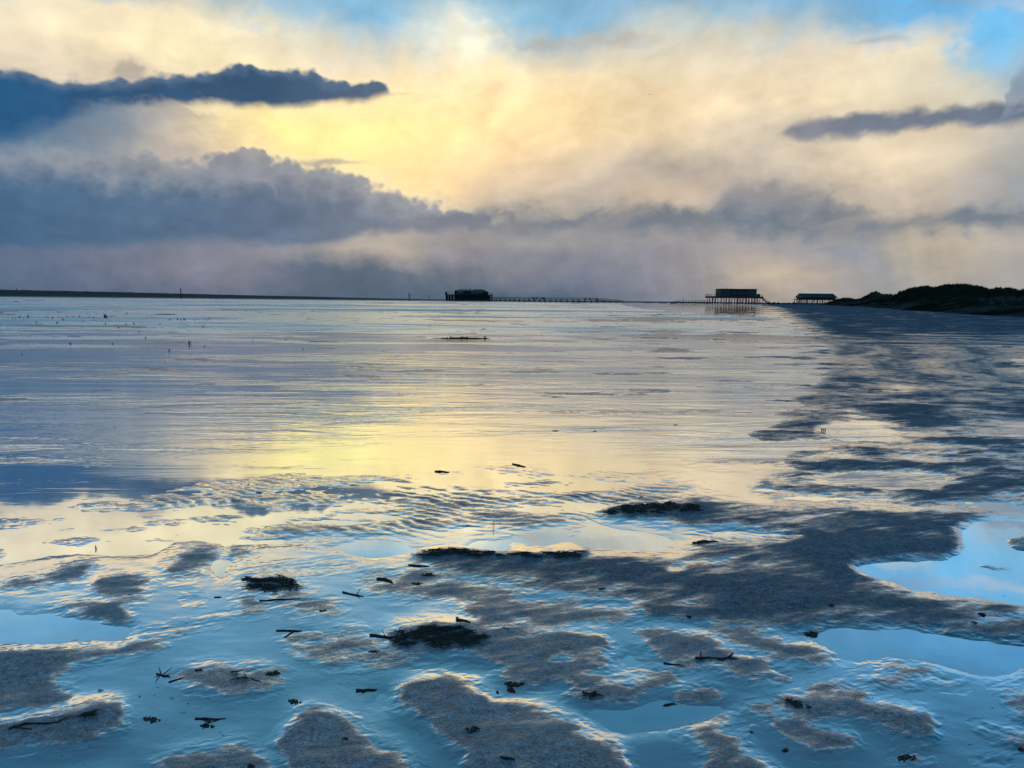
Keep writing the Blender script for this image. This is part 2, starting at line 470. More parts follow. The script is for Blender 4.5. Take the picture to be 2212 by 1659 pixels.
lay(Z4([(1780, 930), (2000, 925), (2300, 940), (2300, 960), (2050, 955)]), h=0.002, d=0.2, soft=4, brk=0.6)
# rippled, half-drained sand in the middle
lay(Z3([(-700, 990), (0, 945), (350, 890), (700, 850), (1000, 815), (1300, 795), (1900, 772), (2212, 765), (2500, 760), (2900, 800), (3100, 870), (2900, 940), (2500, 1010), (2212, 1020), (1900, 1040), (1300, 1080), (900, 1090), (0, 1120), (-700, 1130)]), h=0.0012, d=0.15, soft=16, rip=0.65, brk=0.6)
lay(Z3([(1300, 830), (1500, 800), (1900, 778), (2212, 775), (2600, 800), (2500, 900), (2212, 960), (2000, 1000), (1700, 1020), (1450, 960)]), rip=1.0, d=0.22, h=0.0005, soft=26)
lay(Z4([(-60, 960), (200, 890), (400, 870), (500, 900), (300, 960), (100, 1010), (-60, 1010)]), rip=1.0, d=0.3, h=0.0015, soft=8)
for q in ([(90, 925), (200, 905), (330, 895), (300, 915), (150, 935)],
          [(1010, 955), (1130, 940), (1210, 975), (1225, 1012), (1120, 1000)],
          [(560, 960), (800, 930), (1000, 925), (900, 960), (700, 965)],
          [(1230, 950), (1290, 915), (1400, 900), (1370, 930), (1260, 960)],
          [(30, 1020), (200, 985), (480, 965), (640, 985), (600, 1010), (330, 1030), (150, 1060), (0, 1070)],
          [(0, 1140), (150, 1095), (400, 1080), (700, 1085), (740, 1105), (680, 1135), (400, 1130), (200, 1140), (0, 1180)],
          [(860, 1040), (960, 1030), (1000, 1060), (900, 1075)],
          [(1400, 1110), (1600, 1095), (2000, 1100), (2212, 1075), (2212, 1140), (1900, 1125), (1600, 1140)],
          [(900, 1200), (960, 1090), (1000, 1095), (1000, 1180), (930, 1240)]):
    lay(Z3(q), h=-0.006, d=0.0, soft=5, hsoft=11, rip=0.08, brk=0.30)
for q in ([(300, 1030), (640, 1050), (700, 1100), (640, 1130), (300, 1110)], [(40, 1035), (160, 1025), (300, 1055), (150, 1090), (0, 1075)]):
    lay(Z4(q), h=-0.006, d=0.0, soft=6, hsoft=13, rip=0.25, brk=0.35)
# the dark bank
lay(Z4([(-440, 1150), (-380, 1128), (-200, 1128), (-100, 1140), (200, 1140), (500, 1145), (720, 1165), (820, 1130), (760, 1075), (860, 1085), (1200, 1085), (1280, 1055), (900, 1010), (700, 1000), (600, 975), (400, 960), (380, 950), (450, 935), (600, 925), (790, 927), (780, 910), (850, 905), (1000, 935), (1150, 932), (1300, 936), (1600, 950), (1800, 955), (2000, 952), (2090, 968), (2050, 985), (1960, 1000), (1900, 1060), (1920, 1110), (1870, 1150), (1700, 1160), (1480, 1165), (1450, 1185), (1500, 1220), (1600, 1262), (1660, 1290), (1730, 1310), (1850, 1330), (2212, 1360), (3000, 1420), (3000, 1560), (2212, 1530), (1900, 1490), (1700, 1455), (1350, 1455), (1250, 1460), (1000, 1440), (800, 1420), (600, 1400), (450, 1340), (150, 1300), (-50, 1270), (-200, 1220), (-350, 1180)]), h=0.022, d=0.78, soft=9, brk=0.65, weed=0.0, silt=0.6)
lay(Z4([(380, 952), (450, 936), (600, 926), (780, 930), (860, 950), (760, 965), (600, 975), (480, 972)]), weed=0.5, d=1, h=0.026, soft=3)
lay(Z4([(-440, 1150), (-380, 1128), (-200, 1126), (-50, 1140), (150, 1138), (350, 1140), (300, 1165), (0, 1160), (-200, 1160)]), weed=0.48, d=1, h=0.026, soft=3)
lay(Z4([(730, 1052), (850, 1040), (950, 1030), (1250, 1045), (1270, 1060), (1180, 1082), (900, 1082), (780, 1062)]), h=0.002, d=0.12, soft=3, rip=1.0, brk=0.3)
lay(Z4([(640, 1210), (680, 1200), (750, 1194), (742, 1214), (680, 1221)]), **P)
lay(Z7([(1100, 35), (1250, 15), (1450, 10), (1720, 12), (1850, -40), (1800, -120), (1880, -230), (2100, -230), (2300, -200), (2900, -150), (2900, 330), (2212, 292), (1900, 258), (1650, 215), (1500, 200), (1450, 166), (1300, 140), (1180, 95)]), **dict(PN, hsoft=12))
lay(Z4([(2130, 1085), (2212, 1050), (2500, 1040), (2500, 1110), (2212, 1112)]), h=0.02, d=0.8, soft=4)
lay(Z7([(1860, 35), (2000, 40), (2300, 85), (2300, 92), (2000, 62)]), h=0.012, d=0.5, soft=3)

# foreground: right sheet
FG = dict(soft=10, brk=0.4, hsoft=24)
lay(Z7([(650, 490), (720, 480), (900, 490), (990, 424), (1300, 420), (1500, 435), (1750, 470), (2000, 500), (2212, 540), (2900, 640), (2900, 760), (2212, 690), (2000, 720), (1850, 700), (1650, 660), (1300, 625), (1090, 622), (1000, 590), (850, 545), (720, 520)]), **dict(PN, hsoft=14))
for q, h, d in (
    ([(340, 425), (420, 450), (560, 480), (700, 530), (830, 555), (950, 575), (1040, 610), (1090, 635), (950, 640), (880, 672), (780, 640), (650, 600), (520, 560), (430, 520), (300, 470), (200, 425)], .036, .92),
    ([(100, 500), (250, 500), (340, 560), (480, 610), (600, 650), (680, 700), (750, 765), (640, 770), (520, 770), (400, 720), (330, 690), (250, 660), (150, 640), (80, 600), (60, 540)], .036, .92),
    ([(0, 470), (100, 480), (70, 560), (100, 610), (200, 690), (210, 712), (100, 680), (-60, 640), (-80, 540)], .035, .9),
    ([(-100, 715), (0, 720), (60, 740), (115, 772), (50, 790), (-100, 760)], .02, .75),
    ([(90, 830), (180, 790), (240, 788), (325, 842), (250, 880), (190, 922), (120, 932), (-20, 905), (30, 880)], .035, .92),
    ([(820, 850), (870, 810), (950, 780), (1060, 780), (1200, 800), (1300, 830), (1370, 870), (1200, 882), (1000, 872), (880, 882)], .024, .8),
    ([(620, 900), (700, 880), (900, 890), (1100, 890), (1300, 910), (1450, 950), (1580, 990), (1670, 1032), (1620, 1055), (1640, 1090), (1690, 1115), (1600, 1132), (1450, 1090), (1330, 1030), (1200, 990), (1040, 980), (960, 1002), (850, 990), (740, 960)], .036, .96),
    ([(450, 930), (520, 915), (600, 940), (680, 1000), (760, 1020), (900, 1060), (1050, 1100), (1165, 1137), (1100, 1182), (1000, 1187), (850, 1170), (720, 1080), (600, 1010), (500, 960)], .034, .95),
    ([(1240, 650), (1300, 635), (1420, 650), (1550, 690), (1700, 750), (1840, 805), (1750, 812), (1600, 770), (1450, 710), (1330, 690)], .020, .72),
    ([(1130, 720), (1250, 730), (1450, 760), (1650, 832), (1560, 822), (1350, 800), (1200, 750)], .018, .66),
    ([(150, 1070), (280, 1065), (370, 1110), (480, 1190), (600, 1270), (760, 1400), (200, 1400), (260, 1300), (250, 1200), (200, 1120), (20, 1078)], .030, .85),
    ([(1400, 1220), (1500, 1200), (1590, 1230), (1605, 1262), (1500, 1276), (1390, 1257)], .018, .8),
    ([(1910, 1250), (2020, 1240), (2190, 1287), (2100, 1296), (1950, 1272)], .018, .7),
    ([(1850, 1020), (2000, 1040), (2160, 1097), (2000, 1075)], .016, .66),
    ([(2030, 1130), (2150, 1110), (2260, 1120), (2300, 1190), (2100, 1162)], .02, .7),
    ([(2080, 900), (2212, 880), (2400, 900), (2400, 1040), (2110, 965)], .018, .6),
    ([(1960, 820), (2212, 795), (2500, 810), (2400, 870), (2150, 860)], .012, .45),
    ([(2110, 720), (2212, 690), (2400, 690), (2300, 730)], .012, .5),
    ([(870, 1190), (1000, 1200), (1055, 1242), (900, 1232)], .01, .5),
    ([(180, 980), (280, 975), (420, 1030), (520, 1070), (430, 1075), (300, 1040)], .012, .6),
):
    lay(Z7(q), h=h * .52, d=d * .94, **FG)
# middle sheet
for q in ([(490, 680), (520, 650), (700, 640), (900, 640), (1050, 680), (1040, 712), (850, 742), (700, 692)],
          [(1720, 640), (1800, 610), (1950, 610), (2080, 640), (2200, 700), (2000, 692), (1850, 690)],
          [(1300, 930), (1500, 910), (1900, 880), (2212, 890), (2500, 930), (2300, 1030), (1800, 1060), (1500, 1000), (1380, 960)],
          [(200, 880), (240, 855), (400, 855), (400, 915), (220, 912)]):
    lay(Z6(q), **PN)
for q, h, d, w in (
    ([(180, 100), (300, 80), (450, 90), (560, 60), (700, 110), (900, 140), (1060, 190), (1200, 240), (1400, 270), (1700, 310), (1900, 350), (1930, 380), (1700, 392), (1400, 420), (1200, 402), (1060, 330), (880, 300), (760, 260), (500, 240), (250, 210), (170, 150)], .022, .8, .05),
    ([(820, 280), (900, 300), (1080, 340), (1200, 400), (1100, 432), (950, 422), (870, 350)], .03, .92, .1),
    ([(-300, 500), (-200, 460), (0, 450), (120, 440), (220, 470), (330, 560), (450, 600), (600, 622), (450, 650), (250, 702), (100, 682), (0, 642), (-250, 580)], .020, .66, .0),
    ([(340, 540), (400, 480), (480, 450), (620, 440), (760, 430), (900, 430), (1060, 440), (1300, 450), (1500, 470), (1700, 490), (1785, 590), (1722, 622), (1700, 682), (1600, 722), (1300, 722), (1100, 672), (1000, 632), (900, 602), (700, 592), (520, 582), (400, 562)], .040, .95, .12),
    ([(335, 540), (400, 485), (480, 452), (640, 440), (800, 450), (900, 500), (1000, 515), (1090, 540), (1000, 592), (800, 580), (600, 572), (450, 562)], .046, 1.0, .85),
    ([(1000, 720), (1150, 710), (1350, 730), (1600, 740), (1800, 780), (1900, 800), (2110, 792), (1960, 850), (1800, 892), (1620, 912), (1480, 882), (1420, 852), (1280, 850), (1500, 800), (1450, 777), (1300, 802), (1180, 790), (1090, 750)], .030, .9, .12),
    ([(1870, 700), (1960, 685), (2100, 720), (2220, 772), (2100, 762), (1950, 732)], .02, .75, 0),
    ([(1940, 450), (2100, 450), (2212, 480), (2260, 640), (2160, 562), (2080, 592), (1980, 540)], .03, .88, 0),
    ([(560, 710), (650, 695), (750, 700), (825, 730), (700, 742)], .014, .65, 0),
    ([(420, 870), (480, 790), (560, 760), (700, 750), (850, 755), (900, 800), (950, 860), (1080, 900), (1200, 920), (1330, 990), (1450, 1030), (1600, 1130), (1780, 1180), (1830, 1250), (1900, 1400), (900, 1400), (820, 1210), (720, 1130), (640, 1050), (560, 1000), (480, 930), (410, 900)], .044, .96, .06),
    ([(-250, 1120), (-190, 960), (-60, 945), (0, 1000), (60, 1010), (150, 1050), (260, 1120), (380, 1200), (500, 1290), (640, 1400), (-260, 1400), (-280, 1200)], .036, .92, .1),
):
    lay(Z6(q), h=h * .52, d=d * .94, weed=w * .66, **FG)
for q in ([(1340, 642), (1450, 608), (1560, 640), (1450, 652)], [(950, 870), (1050, 838), (1280, 805), (1440, 775), (1510, 800), (1400, 840), (1280, 852), (1100, 892), (1000, 897)]):
    lay(Z6(q), **PN)
# left sheet
lay(Z5([(-900, 330), (0, 330), (100, 330), (160, 350), (400, 345), (560, 370), (700, 400), (850, 430), (800, 500), (650, 540), (400, 580), (200, 586), (0, 597), (-900, 610)]), **dict(PN, hsoft=12))
for q, h, d, w in (
    ([(-900, 610), (0, 600), (200, 588), (560, 577), (700, 590), (850, 500), (1000, 500), (1050, 540), (900, 580), (750, 622), (500, 642), (400, 712), (300, 782), (420, 840), (430, 882), (300, 922), (0, 972), (-900, 990)], .028, .9, .05),
    ([(-900, 606), (0, 602), (200, 588), (560, 576), (690, 592), (560, 615), (300, 625), (0, 640), (-900, 650)], .034, 1, .7),
    ([(840, 470), (1050, 440), (1250, 400), (1400, 375), (1445, 390), (1200, 432), (1050, 482), (860, 505)], .014, .62, 0),
    ([(310, 292), (560, 280), (800, 290), (760, 330), (860, 402), (740, 402), (600, 372), (430, 340), (350, 310)], .018, .78, .35),
    ([(-900, 1030), (0, 1040), (150, 1020), (400, 970), (600, 930), (750, 940), (775, 1000), (700, 1052), (550, 1062), (620, 1122), (500, 1162), (250, 1182), (0, 1192), (-900, 1240)], .038, .9, .15),
    ([(150, 1030), (400, 985), (600, 950), (740, 950), (740, 1010), (600, 1040), (450, 1050), (250, 1050)], .045, 1, .55),
    ([(1050, 740), (1150, 702), (1250, 690), (1450, 690), (1650, 700), (1785, 722), (1700, 800), (1500, 842), (1350, 852), (1200, 802)], .026, .85, .45),
    ([(1500, 110), (1700, 110), (1860, 130), (1860, 170), (1955, 200), (1850, 222), (1700, 232), (1560, 192), (1480, 150)], .036, 1, .8),
    ([(1680, 260), (1900, 255), (2050, 290), (2165, 330), (2000, 337), (1850, 312), (1720, 287)], .028, .95, .6),
    ([(1440, 230), (1560, 240), (1690, 322), (1560, 342), (1480, 312)], .02, .8, .25),
    ([(550, 190), (650, 130), (800, 100), (900, 110), (920, 170), (850, 190), (945, 232), (880, 272), (750, 282), (640, 232)], .016, .66, 0),
    ([(250, 150), (400, 60), (560, 0), (600, 50), (500, 130), (400, 165)], .015, .6, 0),
    ([(-60, 190), (60, 140), (180, 120), (360, 170), (250, 200), (60, 215)], .012, .55, 0),
    ([(980, 90), (1100, 20), (1200, -60), (1330, -90), (1360, -40), (1345, 30), (1250, 80), (1150, 132), (1050, 135)], .016, .62, 0),
    ([(1440, -70), (1560, -80), (1570, -10), (1500, 30), (1440, 10)], .013, .55, 0),
    ([(1140, 220), (1240, 220), (1265, 272), (1180, 285)], .012, .52, 0),
    ([(1040, 1262), (1250, 1200), (1400, 1170), (1550, 1165), (1640, 1222), (1740, 1400), (980, 1400)], .03, .86, 0),
    ([(1480, 100), (1620, 60), (1900, 40), (2212, 20), (2212, 60), (1900, 85), (1700, 100)], .012, .55, 0),
):
    lay(Z5(q), h=h * .52, d=d * .94, weed=w * .66, **FG)

# ---------------------------------------------------------------- the beach as one sheet
us = np.concatenate([-np.geomspace(6.0, 0.93, 26)[:-1], np.linspace(-0.92, 0.92, 1500), np.geomspace(0.93, 6.0, 26)[1:]])
ws = np.concatenate([np.linspace(1.1, 0.47, 90)[:-1], np.linspace(0.47, 1 / 500., 1020), 1 / np.geomspace(540, 9000, 24)])
NU, NW = len(us), len(ws)
YY = np.repeat((1 / ws)[:, None], NU, 1)
XX = us[None, :] * YY
# where each ground point falls on the survey sheets
Ri = np.array(C3.transposed())
dxr, dyr, dzr = XX, YY, np.full_like(XX, -CAM_H)
cx = Ri[0, 0] * dxr + Ri[0, 1] * dyr + Ri[0, 2] * dzr
cy = Ri[1, 0] * dxr + Ri[1, 1] * dyr + Ri[1, 2] * dzr
cz = Ri[2, 0] * dxr + Ri[2, 1] * dyr + Ri[2, 2] * dzr
PX = 1106 + F_PX * cx / -cz
PY = 829.5 - F_PX * cy / -cz
# ragged outlines
rag = 9.0 * np.clip(4.0 / YY, 0.25, 1.2)
wx = fbm(XX * 3.0, YY * 3.0, 5, 1, 0.6) * rag * 3.2
wy = fbm(XX * 3.0, YY * 4.0, 5, 5, 0.6) * rag * 1.3


def sample(M, px, py):
    fx = np.clip((px - RX0) / 2 - 0.5, 0, RW - 1.001)
    fy = np.clip((py - RY0) / 2 - 0.5, 0, RH - 1.001)
    x0, y0 = fx.astype(int), fy.astype(int)
    fx, fy = fx - x0, fy - y0
    return (M[y0, x0] * (1 - fx) + M[y0, x0 + 1] * fx) * (1 - fy) + (M[y0 + 1, x0] * (1 - fx) + M[y0 + 1, x0 + 1] * fx) * fy


ux = wx + fbm(XX * 7.0, YY * 7.0, 4, 101, 0.6) * rag * 2.0
uy = wy + fbm(XX * 7.0, YY * 9.0, 4, 105, 0.6) * rag * 1.2
H, RIP, BRK = (sample(M, PX + wx, PY + wy) for M in (HM, RM, NM))
D, WEED, SILT = (sample(M, PX + ux, PY + uy) for M in (DM, WM, SM))
# streaky islets and hollows
far = sstep(6, 30, YY)
lx, ly = XX, YY
n1 = fbm(lx * (0.6 - 0.3 * far), ly * (1.6 - 0.9 * far), 6, 11, 0.6)
n2 = fbm(lx * 2.2, ly * 3.2, 4, 23, 0.55)
n1 = np.tanh(n1 * 3.2) * 0.42
brk = BRK * (n1 * 0.9 + n2 * 0.35 * (1 - 0.6 * far))
fx_, fy_ = lx * 0.90 + ly * 0.44, -lx * 0.44 + ly * 0.90          # the ebb drained from upper left to lower right
n3 = fbm(fx_ * 2.4, fy_ * 11.0, 4, 131, 0.6) * (1 - sstep(6, 14, YY))
H = H + brk * 0.034 + n3 * (D > 0.03) * 0.0017
D = np.clip(D + n3 * 0.55 * sstep(0.03, 0.25, D), 0, 1)
D = np.clip(D + brk * 1.5 * np.where(D > 0.05, 1, 0.25), 0, 1)
# far bars barely breaking the sheet of water
bars = fbm(lx * 0.045, ly * 0.11, 5, 31, 0.6)
farw = sstep(14, 40, YY) * (1 - sstep(0.2, 0.6, D))
bz = sstep(0.20, 0.36, bars + 0.14 * sstep(-0.05, 0.3, XX / YY)) * farw
H = H + bz * 0.022
D = np.clip(D + bz * 0.55, 0, 1)
SILT = np.clip(SILT + bz * 0.6, 0, 1)
flk = fbm(lx * 0.36 + ly * 0.03, ly * 0.80, 6, 37, 0.62)
fz = sstep(0.15, 0.32, flk + 0.10 * sstep(-0.1, 0.3, XX / YY)) * sstep(8.5, 12, YY) * (1 - sstep(70, 160, YY)) * (1 - sstep(0.2, 0.6, D))
H = H + fz * 0.018
D = np.clip(D + fz * 0.6, 0, 1)
SILT = np.clip(SILT + fz * 0.5, 0, 1)
# ripple marks
near = 1 - sstep(9, 16, YY)
th = math.radians(62)
ph = (lx * math.cos(th) + ly * math.sin(th)) / 0.10 + fbm(lx * 1.3, ly * 1.3, 3, 41) * 2.1
rp = np.sin(2 * math.pi * ph) * 0.5 + np.sin(4 * math.pi * ph + 0.8) * 0.14
rmod = np.clip(0.55 + 1.2 * fbm(lx * 1.7, ly * 1.7, 3, 47), 0, 1)
H = H + RIP * near * rp * rmod * 0.0036
D = np.clip(D + RIP * near * (rp + 0.1) * rmod * 0.85, 0, 1)
# lumpy sand, finer relief close by
H = H + D * (fbm(lx * 9, ly * 9, 3, 53) * 0.006 + perlin(lx * 34, ly * 34, 59) * 0.0018 * near)
film = (1 - D) * (H > -0.004)
H = H + film * fbm(lx * 2.6 + ly * 0.8, ly * 4.0, 3, 61) * 0.0013 * near
# weed strands lying on the sand: raised, ragged
wn = fbm(lx * 14, ly * 22, 4, 71, 0.6)
WEED = np.clip(WEED * 1.05 + wn * 2.4 * sstep(0.08, 0.5, WEED) - 0.38, 0, 1)
H = H + WEED * (0.005 + 0.010 * np.abs(perlin(lx * 40, ly * 55, 73))) * near
# the beach climbs slowly to the far right, and a low bar closes the water before the sea
rise = sstep(60, 400, YY) * sstep(0.12, 0.5, XX / YY)
H = H + rise * 0.9
D = np.clip(D + rise, 0, 1)
bar = sstep(560, 700, YY)
H = H + bar * 0.45
D = np.clip(D + bar, 0, 1)
SILT = np.clip(SILT + bar + rise, 0, 1)
H[:, :3] -= 0.3
H[:, -3:] -= 0.3


def grid_mesh(name, X_, Y_, Z_, attrs=None):
    r, c = X_.shape
    me = bpy.data.meshes.new(name)
    me.vertices.add(r * c)
    me.vertices.foreach_set('co', np.stack([X_, Y_, Z_], -1).astype(np.float32).ravel())
    i = np.arange(r * c, dtype=np.int32).reshape(r, c)
    q = np.stack([i[:-1, :-1], i[:-1, 1:], i[1:, 1:], i[1:, :-1]], -1).reshape(-1, 4)
    me.loops.add(q.size)
    me.loops.foreach_set('vertex_index', q.ravel())
    me.polygons.add(len(q))
    me.polygons.foreach_set('loop_start', np.arange(0, q.size, 4, dtype=np.int32))
    me.polygons.foreach_set('loop_total', np.full(len(q), 4, np.int32))
    me.polygons.foreach_set('use_smooth', np.ones(len(q), bool))
    for k, v in (attrs or {}).items():
        a = me.attributes.new(k, 'FLOAT', 'POINT')
        a.data.foreach_set('value', v.astype(np.float32).ravel())
    me.update(calc_edges=True)
    return me


def link(name, me, mat=None, parent=None):
    o = bpy.data.objects.new(name, me)
    COL.objects.link(o)
    if mat:
        me.materials.append(mat)
    if parent:
        o.parent = parent
    return o


def material(name):
    m = bpy.data.materials.new(name)
    m.use_nodes = True
    n = NT(m.node_tree)
    out = n.node('ShaderNodeOutputMaterial')
    return m, n, out.inputs['Surface']


def attr(n, name):
    a = n.node('ShaderNodeAttribute', attribute_name=name)
    return X(n, a.outputs['Fac'])


def position(n):
    g = n.node('ShaderNodeNewGeometry')
    s = n.node('ShaderNodeSeparateXYZ')
    n.t.links.new(g.outputs['Position'], s.inputs[0])
    return X(n, g.outputs['Position']), X(n, s.outputs[0]), X(n, s.outputs[1]), X(n, s.outputs[2])


def bump(n, height, dist, strength=1.0, normal=None):
    b = n.node('ShaderNodeBump')
    n.put(b.inputs['Height'], height)
    n.put(b.inputs['Distance'], dist)
    n.put(b.inputs['Strength'], strength)
    if normal is not None:
        n.put(b.inputs['Normal'], normal)
    return X(n, b.outputs[0])


def shader(n, kind, **kw):
    s = n.node(kind)
    for k, v in kw.items():
        if isinstance(v, tuple) and len(v) == 3:
            v = v + (1.0,)
        n.put(s.inputs[k], v)
    return X(n, s.outputs[0])


def mixs(n, f, a, b):
    m = n.node('ShaderNodeMixShader')
    n.put(m.inputs[0], f)
    n.put(m.inputs[1], a)
    n.put(m.inputs[2], b)
    return X(n, m.outputs[0])


def sheen(n, f0, power):
    """mirror share of a film of water: f0 seen from above, 1 at grazing view"""
    lw = n.node('ShaderNodeLayerWeight')
    lw.inputs['Blend'].default_value = 0.5
    return n.m('POWER', X(n, lw.outputs['Facing']), power) * (1 - f0) + f0


M_SAND, n, out = material('wet_sand')
p, px_, py_, pz_ = position(n)
dry = attr(n, 'damp')
weed = attr(n, 'weed')
silt = attr(n, 'silt')
grain = n.noise(p, 95.0, 3, 0.65)
grain2 = n.noise(p, 30.0, 4, 0.65)
mott = n.noise(n.vec(px_, py_ * 1.5, 0), 5.0, 5, 0.6)
strk = n.noise(n.vec(px_ * 3.5 + py_ * 1.2, py_ * 14.0 - px_ * 3.0, 0), 1.0, 5, 0.65)
d2 = n.smooth(0.22, 0.92, dry + (grain2 - 0.5) * 0.55 + (strk - 0.5) * 0.9 * n.smooth(0.02, 0.3, dry))
g = n.smooth(0.28, 0.72, grain, 0.15, 1.85, 'LINEAR') * n.smooth(0.3, 0.7, grain2, 0.45, 1.55, 'LINEAR') * (mott * 1.2 + 0.4)
base = n.mix(d2, (0.030, 0.045, 0.055), (0.255, 0.345, 0.395))
base = n.mix(silt, base, n.mix(1.0, base, (0.20, 0.38, 0.50), 'MULTIPLY'))
base = n.mix(1.0, base, n.vec(g, g, g), 'MULTIPLY')
base = n.mix(weed * 0.85, base, (0.024, 0.026, 0.022))
b1 = bump(n, grain * 0.6 + grain2, d2 * 0.011 + 0.0002)
b2 = bump(n, n.noise(n.vec(px_, py_ * 1.8, 0), 4.0, 4, 0.5), d2 * 0.006 + 0.0006, 1.0, b1)
dif = shader(n, 'ShaderNodeBsdfDiffuse', Color=base, Roughness=0.6, Normal=b2)
glo = shader(n, 'ShaderNodeBsdfGlossy', Color=(1, 1, 1), Roughness=d2 * 0.38 + 0.05, Normal=b2)
mir = sheen(n, 0.48, 1.4) * (1.0 - d2 * (silt * 0.12 + 0.82)) * (1.0 - weed * 0.75) * (1.0 - silt * 0.25)
n.put(out, mixs(n, mir, dif, glo))

M_WATER, n, out = material('water')
p, px_, py_, pz_ = position(n)
dist = n.m('SQRT', px_ * px_ + py_ * py_)
farw = n.smooth(18.0, 60.0, dist)
pa = n.noise(n.vec(px_ * 0.10, py_ * 0.34, 0), 1.0, 6, 0.62)
pb = n.noise(n.vec(px_ * 0.014, py_ * 0.040, 5.0), 1.0, 6, 0.68)
patch = pa * (1.0 - farw) + pb * farw
calm = n.smooth(0.47, 0.58, patch)
open_ = n.smooth(6.5, 9.5, dist)
wv = n.noise(n.vec(px_ * 0.46 + py_ * 0.06, py_ * 1.8 - px_ * 0.14, 0), 1.0, 5, 0.58, 0.8)
wv2 = n.noise(n.vec(px_ * 2.0, py_ * 5.0, 4.0), 1.0, 3, 0.5)
b1 = bump(n, wv, (calm * 1.1 + 0.30) * open_ * (farw * 0.05 + 0.034))
b2 = bump(n, wv2, (calm * 0.9 + 0.1) * open_ * 0.006 + 0.0002, 1.0, b1)
glo = shader(n, 'ShaderNodeBsdfGlossy', Color=(0.93, 0.98, 1.0), Roughness=calm * open_ * (farw * 0.30 + 0.12) + farw * 0.20 + 0.01, Normal=b2)
tra = shader(n, 'ShaderNodeBsdfTransparent', Color=(0.80, 0.92, 0.96))
n.put(out, mixs(n, sheen(n, 0.58, 1.25), tra, glo))

sand = link('beach', grid_mesh('beach', XX, YY, H, {'damp': D, 'weed': WEED, 'silt': SILT}), M_SAND)
sand['kind'] = 'structure'
wu = np.array([-6.0, -2, 0, 2, 6.0])
wy_ = np.array([0.95, 2.0, 8.0, 60.0, 8800.0])
WY = np.repeat(wy_[:, None], 5, 1)
water = link('water', grid_mesh('water', wu[None, :] * WY, WY, WY * 0.0), M_WATER)
water['kind'] = 'structure'


def hground(x, y):
    """height of the beach (or of the water on it) under a point"""
    iu = np.clip(np.searchsorted(us, x / y), 1, NU - 1)
    iw = np.clip(np.searchsorted(-ws, -1 / y), 1, NW - 1)
    return max(0.0, float(min(H[iw, iu], H[iw - 1, iu - 1], H[iw, iu - 1], H[iw - 1, iu])))
# ---------------------------------------------------------------- mesh collector
class MB:
    def __init__(self):
        self.v, self.f = [], []

    def box(self, a, b):
        (x0, y0, z0), (x1, y1, z1) = a, b
        n = len(self.v)
        self.v += [(x0, y0, z0), (x1, y0, z0), (x1, y1, z0), (x0, y1, z0), (x0, y0, z1), (x1, y0, z1), (x1, y1, z1), (x0, y1, z1)]
        self.f += [tuple(n + i for i in q) for q in ((0, 3, 2, 1), (4, 5, 6, 7), (0, 1, 5, 4), (1, 2, 6, 5), (2, 3, 7, 6), (3, 0, 4, 7))]
        return self

    def tube(self, pts, rad, seg=6, flat=1.0):
        pts = [Vector(p) for p in pts]
        n0 = len(self.v)
        k = len(pts)
        for i, p in enumerate(pts):
            t = (pts[min(i + 1, k - 1)] - pts[max(i - 1, 0)]).normalized()
            a = t.cross(Vector((0, 0, 1)))
            if a.length < 1e-3:
                a = Vector((1, 0, 0))
            a.normalize()
            b = a.cross(t).normalized()
            r = rad[i] if isinstance(rad, (list, tuple)) else rad
            for s in range(seg):
                g = 2 * math.pi * s / seg
                self.v.append(tuple(p + a * math.cos(g) * r + b * math.sin(g) * r * flat))
        for i in range(k - 1):
            for s in range(seg):
                a0, a1 = n0 + i * seg + s, n0 + i * seg + (s + 1) % seg
                self.f.append((a0, a1, a1 + seg, a0 + seg))
        self.f.append(tuple(n0 + s for s in reversed(range(seg))))
        self.f.append(tuple(n0 + (k - 1) * seg + s for s in range(seg)))
        return self

    def poly(self, vs, fs):
        n = len(self.v)
        self.v += [tuple(v) for v in vs]
        self.f += [tuple(n + i for i in f) for f in fs]
        return self

    def mesh(self, name, smooth=False):
        me = bpy.data.meshes.new(name)
        me.from_pydata(self.v, [], self.f)
        if smooth:
            me.polygons.foreach_set('use_smooth', np.ones(len(me.polygons), bool))
        me.update()
        return me

    def build(self, name, mat, parent=None, smooth=False):
        return link(name, self.mesh(name, smooth), mat, parent)


def tag(o, label=None, cat=None, group=None, kind=None):
    for k, v in (('label', label), ('category', cat), ('group', group), ('kind', kind)):
        if v:
            o[k] = v
    return o


def empty(name, loc, rz=0.0):
    o = bpy.data.objects.new(name, None)
    o.location = loc
    o.rotation_euler = (0, 0, rz)
    o.empty_display_size = 0.2
    COL.objects.link(o)
    return o


def plain(name, col, rough=0.7, var=0.35, scale=6.0, stretch=(1, 1, 1), spec=0.3, bmp=0.0):
    m, n, out = material(name)
    p, x, y, z = position(n)
    t = n.noise(n.vec(x * stretch[0], y * stretch[1], z * stretch[2]), scale, 4, 0.6)
    g = t * (2 * var) + (1 - var)
    c = n.mix(1.0, col, n.vec(g, g, g), 'MULTIPLY')
    b = n.node('ShaderNodeBsdfPrincipled')
    n.put(b.inputs['Base Color'], c)
    b.inputs['Roughness'].default_value = rough
    b.inputs['Specular IOR Level'].default_value = spec
    if bmp:
        n.put(b.inputs['Normal'], bump(n, t, bmp))
    n.put(out, X(n, b.outputs[0]))
    return m


